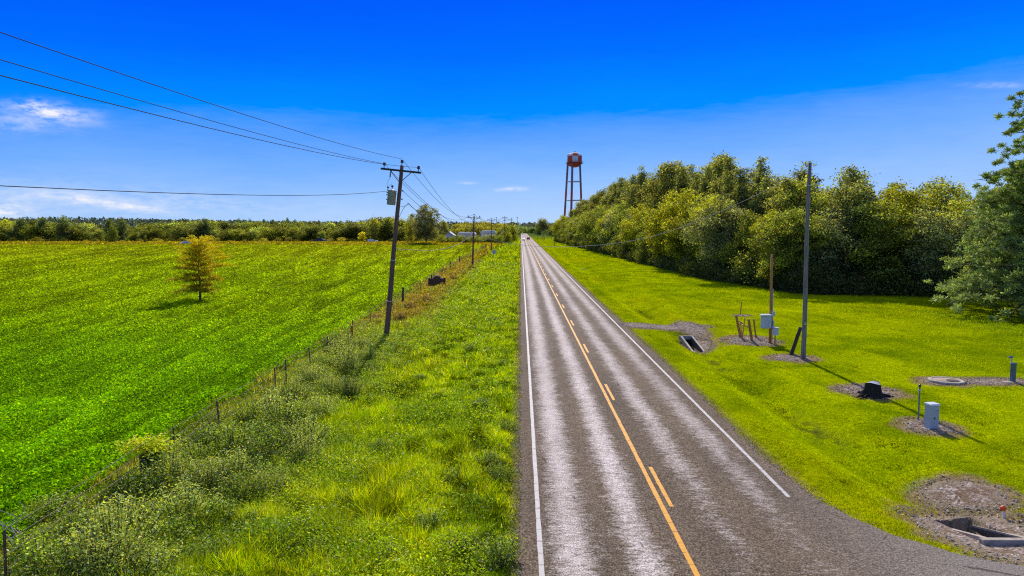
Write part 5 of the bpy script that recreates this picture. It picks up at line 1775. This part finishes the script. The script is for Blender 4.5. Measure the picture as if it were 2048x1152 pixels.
# ------------------------------------------------------------------ vehicles (front towards local -Y)
def car(name, loc, rz, body, kind, label, cat):
    r = empty(name, loc, rz, label, cat)
    Lh = 2.3 if kind != 'pickup' else 2.75; Wd = .91 if kind != 'pickup' else 1.0
    if kind == 'sedan': prof = [(-2.3, .45), (-2.28, .78), (-1.25, .98), (-.55, 1.42), (.75, 1.45), (1.55, 1.08), (2.25, 1.0), (2.3, .5)]; cab = (-1.1, -.5, .75, 1.45, 1.0, 1.40)
    elif kind == 'suv': prof = [(-2.3, .5), (-2.28, 1.0), (-1.3, 1.15), (-.6, 1.72), (1.9, 1.72), (2.25, 1.15), (2.3, .5)]; cab = (-1.15, -.6, 1.85, 2.15, 1.15, 1.66)
    else: prof = [(-2.75, .6), (-2.72, 1.12), (-1.4, 1.25), (-.7, 1.85), (.7, 1.87), (.95, 1.25), (2.7, 1.22), (2.75, .6)]; cab = (-1.25, -.7, .68, .9, 1.25, 1.80)
    # body: side profile lofted with tumblehome
    b = MB(); n = len(prof); vs = []
    for s in (-1, 1):
        for y, z in prof:
            ww = Wd * (1 - .16 * max(0, (z - 1.0)) / .7)
            vs.append(Vector((s * ww, y, z)))
    low = [(-Lh + .1, .28), (Lh - .1, .28)]
    for s in (-1, 1):
        for y, z in low: vs.append(Vector((s * Wd * .95, y, z)))
    fs = [[i, i + 1, n + i + 1, n + i] for i in range(n - 1)]
    fs += [list(range(n))[::-1] + [2 * n, 2 * n + 1], [n + i for i in range(n)] + [2 * n + 3, 2 * n + 2], [0, n, 2 * n + 2, 2 * n], [n - 1, 2 * n + 1, 2 * n + 3, 2 * n - 1], [2 * n, 2 * n + 2, 2 * n + 3, 2 * n + 1]]
    b.add(vs, fs); bo = b.build('body', body, r)
    a0, a1, b0, b1, zl, zh = cab
    def q4(nm, pts): mb = MB(); mb.add([Vector(k) for k in pts], [[0, 1, 2, 3]]); return mb.build(nm, M['glass'], r)
    q4('windshield', [(-Wd * .86, a0 - .02, zl + .03), (Wd * .86, a0 - .02, zl + .03), (Wd * .78, a1 - .03, zh), (-Wd * .78, a1 - .03, zh)])
    q4('rear_window', [(-Wd * .86, b1 + .03, zl + .06), (Wd * .86, b1 + .03, zl + .06), (Wd * .78, b0 + .04, zh), (-Wd * .78, b0 + .04, zh)])
    for s in (-1, 1):
        q4('side_window', [(s * (Wd * .985 + .012), a0 + .15, zl + .04), (s * (Wd * .985 + .012), b1 - .15, zl + .04), (s * (Wd * .90 + .012), b0 - .05, zh - .04), (s * (Wd * .90 + .012), a1 + .1, zh - .04)])
        MB().box((s * Wd * .72, -Lh - .01, .72), (.32, .08, .16), bev=.02).build('headlight', M['lamp_clear'], r)
        MB().box((s * Wd * .78, Lh + .01, .82), (.26, .06, .18), bev=.02).build('tail_light', M['lamp_red'], r)
        MB().box((s * (Wd + .10), a0 + .3, zl + .08), (.2, .14, .14), bev=.03).build('mirror', body, r)
        for y in (-Lh * .62, Lh * .62):
            w_ = empty_part('wheel', r)
            t = MB().lathe([(.2, -.1), (.33, -.11), (.34, -.08), (.34, .08), (.33, .11), (.2, .1)], 18); o = t.build('tyre', M['rubber'], w_); o.rotation_euler = (0, PI / 2, 0); o.location = (s * (Wd - .06), y, .34)
            t = MB().lathe([(.03, -.09), (.2, -.095), (.2, .095), (.03, .09)], 14); o = t.build('rim', M['galv'], w_); o.rotation_euler = (0, PI / 2, 0); o.location = (s * (Wd - .04), y, .34)
    MB().box((0, -Lh - .02, .5), (Wd * 1.8, .1, .2), bev=.03).build('bumper', M['dark_paint'], r); MB().box((0, Lh + .02, .5), (Wd * 1.8, .1, .2), bev=.03).build('bumper', body, r)
    MB().box((0, -Lh + .0, .74), (Wd * .9, .06, .2)).build('grille', M['dark_paint'], r)
    if kind == 'pickup': MB().box((0, 1.82, 1.20), (1.72, 1.6, .10)).build('bed', M['black'], r)
    return r


def empty_part(name, parent):
    o = bpy.data.objects.new(name, None); COL.objects.link(o); o.parent = parent; return o


q = gp(1046.8, 405); car('car', Vector((q.x, 405, .04)), 0, M['white_paint'], 'suv', 'pale car coming toward the camera in the left lane far away', 'car')
q = gp(1057.3, 432); car('car', Vector((q.x - .1, 432, .04)), PI, M['red_paint'], 'suv', 'reddish car driving away in the right lane far away', 'car')
q = gp(370, 301); car('parked_car', q, -PI / 2 + .5, M['white_paint'], 'sedan', 'white sedan on the dirt track beyond the crop, left of the small tree', 'car').scale = (1.25, 1.25, 1.25)
q = gp(640, 345); car('pickup_truck', q, PI / 2, M['dark_paint'], 'pickup', 'dark pickup truck beyond the field under the pale tree', 'truck').scale = (1.3, 1.3, 1.3)

# ------------------------------------------------------------------ water tower
YT = 402.0; q = gp(1148, YT); Rk = 29.5 / 2 / F * YT
ztop = CAM_H + (456 - 308) / F * YT; zbal = CAM_H + (456 - 327.5) / F * YT; zbot = CAM_H + (456 - 337) / F * YT
r = empty('water_tower', Vector((q.x, YT, 0)), 0, 'red and white checkered water tower on tall banded legs above the wood', 'water tower')
n = 24; ph = -PI / 2
b = MB()
prof = [(.05, zbot - .02)]
for i in range(1, 7):
    t = i / 6 * PI / 2; prof.append((Rk * math.sin(t), zbal - (zbal - zbot) * math.cos(t)))
zs1 = CAM_H + (456 - 326.5) / F * YT; zs2 = CAM_H + (456 - 315.3) / F * YT
prof.append((Rk, zs1)); prof.append((Rk * .995, zs2))
for i in range(1, 6):
    t = i / 6 * PI / 2; prof.append((Rk * (.995 * math.cos(t * .93)), zs2 + (ztop - zs2) * math.sin(t)))
prof.append((.3, ztop))
def tm(i, k):
    seg = (k - 0) // 3            # eight squares round the tank
    if i == 7: return 1 if (seg + 0) % 2 == 0 else 0      # main band
    if 8 <= i <= 10: return 1 if (seg + 0) % 2 == 1 else 0    # shoulder band
    if i > 10: return 2
    return 0
# rotate so one white square faces the camera
b.lathe(prof, n, (0, 0, 0), tm); tank = b.mesh('tank', [M['tank_red'], M['tank_white'], M['tank_tan']], False)
to = obj('tank', tank, r); to.rotation_euler = (0, 0, ph - 2 * PI * 1.5 / n + .03)
# faint lettering lines on the white square are too small to read; keep them as thin grey bars
b = MB()
for j, ww in enumerate((.9, 1.2, .7)): b.box((0, -Rk - .015, zs1 + 1.7 - j * .55), (ww, .02, .10))
b.build('lettering', M['galv'], r)
b = MB(); b.lathe([(Rk + .02, -.12), (Rk + .75, -.12), (Rk + .75, .0), (Rk + .02, .0)], 24, (0, 0, zbal - .3))
ct = b.build('catwalk', M['rust'], r)
b = MB(); pts = [((Rk + .72) * math.cos(t), (Rk + .72) * math.sin(t), zbal + .75) for t in [2 * PI * i / 24 for i in range(25)]]; b.tube(pts, .035, 5)
for i in range(24): a = 2 * PI * i / 24; b.tube([((Rk + .72) * math.cos(a), (Rk + .72) * math.sin(a), zbal - .3), ((Rk + .72) * math.cos(a), (Rk + .72) * math.sin(a), zbal + .75)], .03, 4)
b.build('railing', M['rust'], ct)
b = MB(); b.tube([(0, 0, ztop - .1), (0, 0, ztop + .9)], [.25, .12], 8); b.box((.35, 0, ztop + .45), (.6, .3, .25)); b.build('vent', M['green_pipe'], r)
# rooftop cap ring
ztl = zbal - .6; base_sp = 1.42
angs = [R(a_) for a_ in (175, 247, 319, 31, 103)]
zlev = [CAM_H + (456 - 364.5) / F * YT, CAM_H + (456 - 401.5) / F * YT, 10.0]
def legpt(a, z):
    t = (ztl - z) / ztl; rr_ = Rk * (.90 + (base_sp - .90) * t * 1.05); return Vector((rr_ * math.cos(a), rr_ * math.sin(a), z))
bands = [0, 7, 13, 19, 24, 29, ztl]
for a in angs:
    lg = MB()
    for i in range(len(bands) - 1):
        lg.cur = i % 2; lg.tube([legpt(a, bands[i]), legpt(a, bands[i + 1])], .58, 8)
    lg.build('leg', [M['leg_red'], M['leg_grey']], r)
for z in zlev:
    for i in range(5): b = MB(); b.tube([legpt(angs[i], z), legpt(angs[(i + 1) % 5], z)], .24, 6); b.build('strut', M['tank_white'], r)
for i in range(5):
    b = MB(); zz = [ztl - .3, zlev[0], zlev[1], zlev[2], .5]
    for j in range(4):
        b.tube([legpt(angs[i], zz[j]), legpt(angs[(i + 1) % 5], zz[j + 1])], .012, 4); b.tube([legpt(angs[(i + 1) % 5], zz[j]), legpt(angs[i], zz[j + 1])], .012, 4)
    b.build('tie_rod', M['galv'], r)
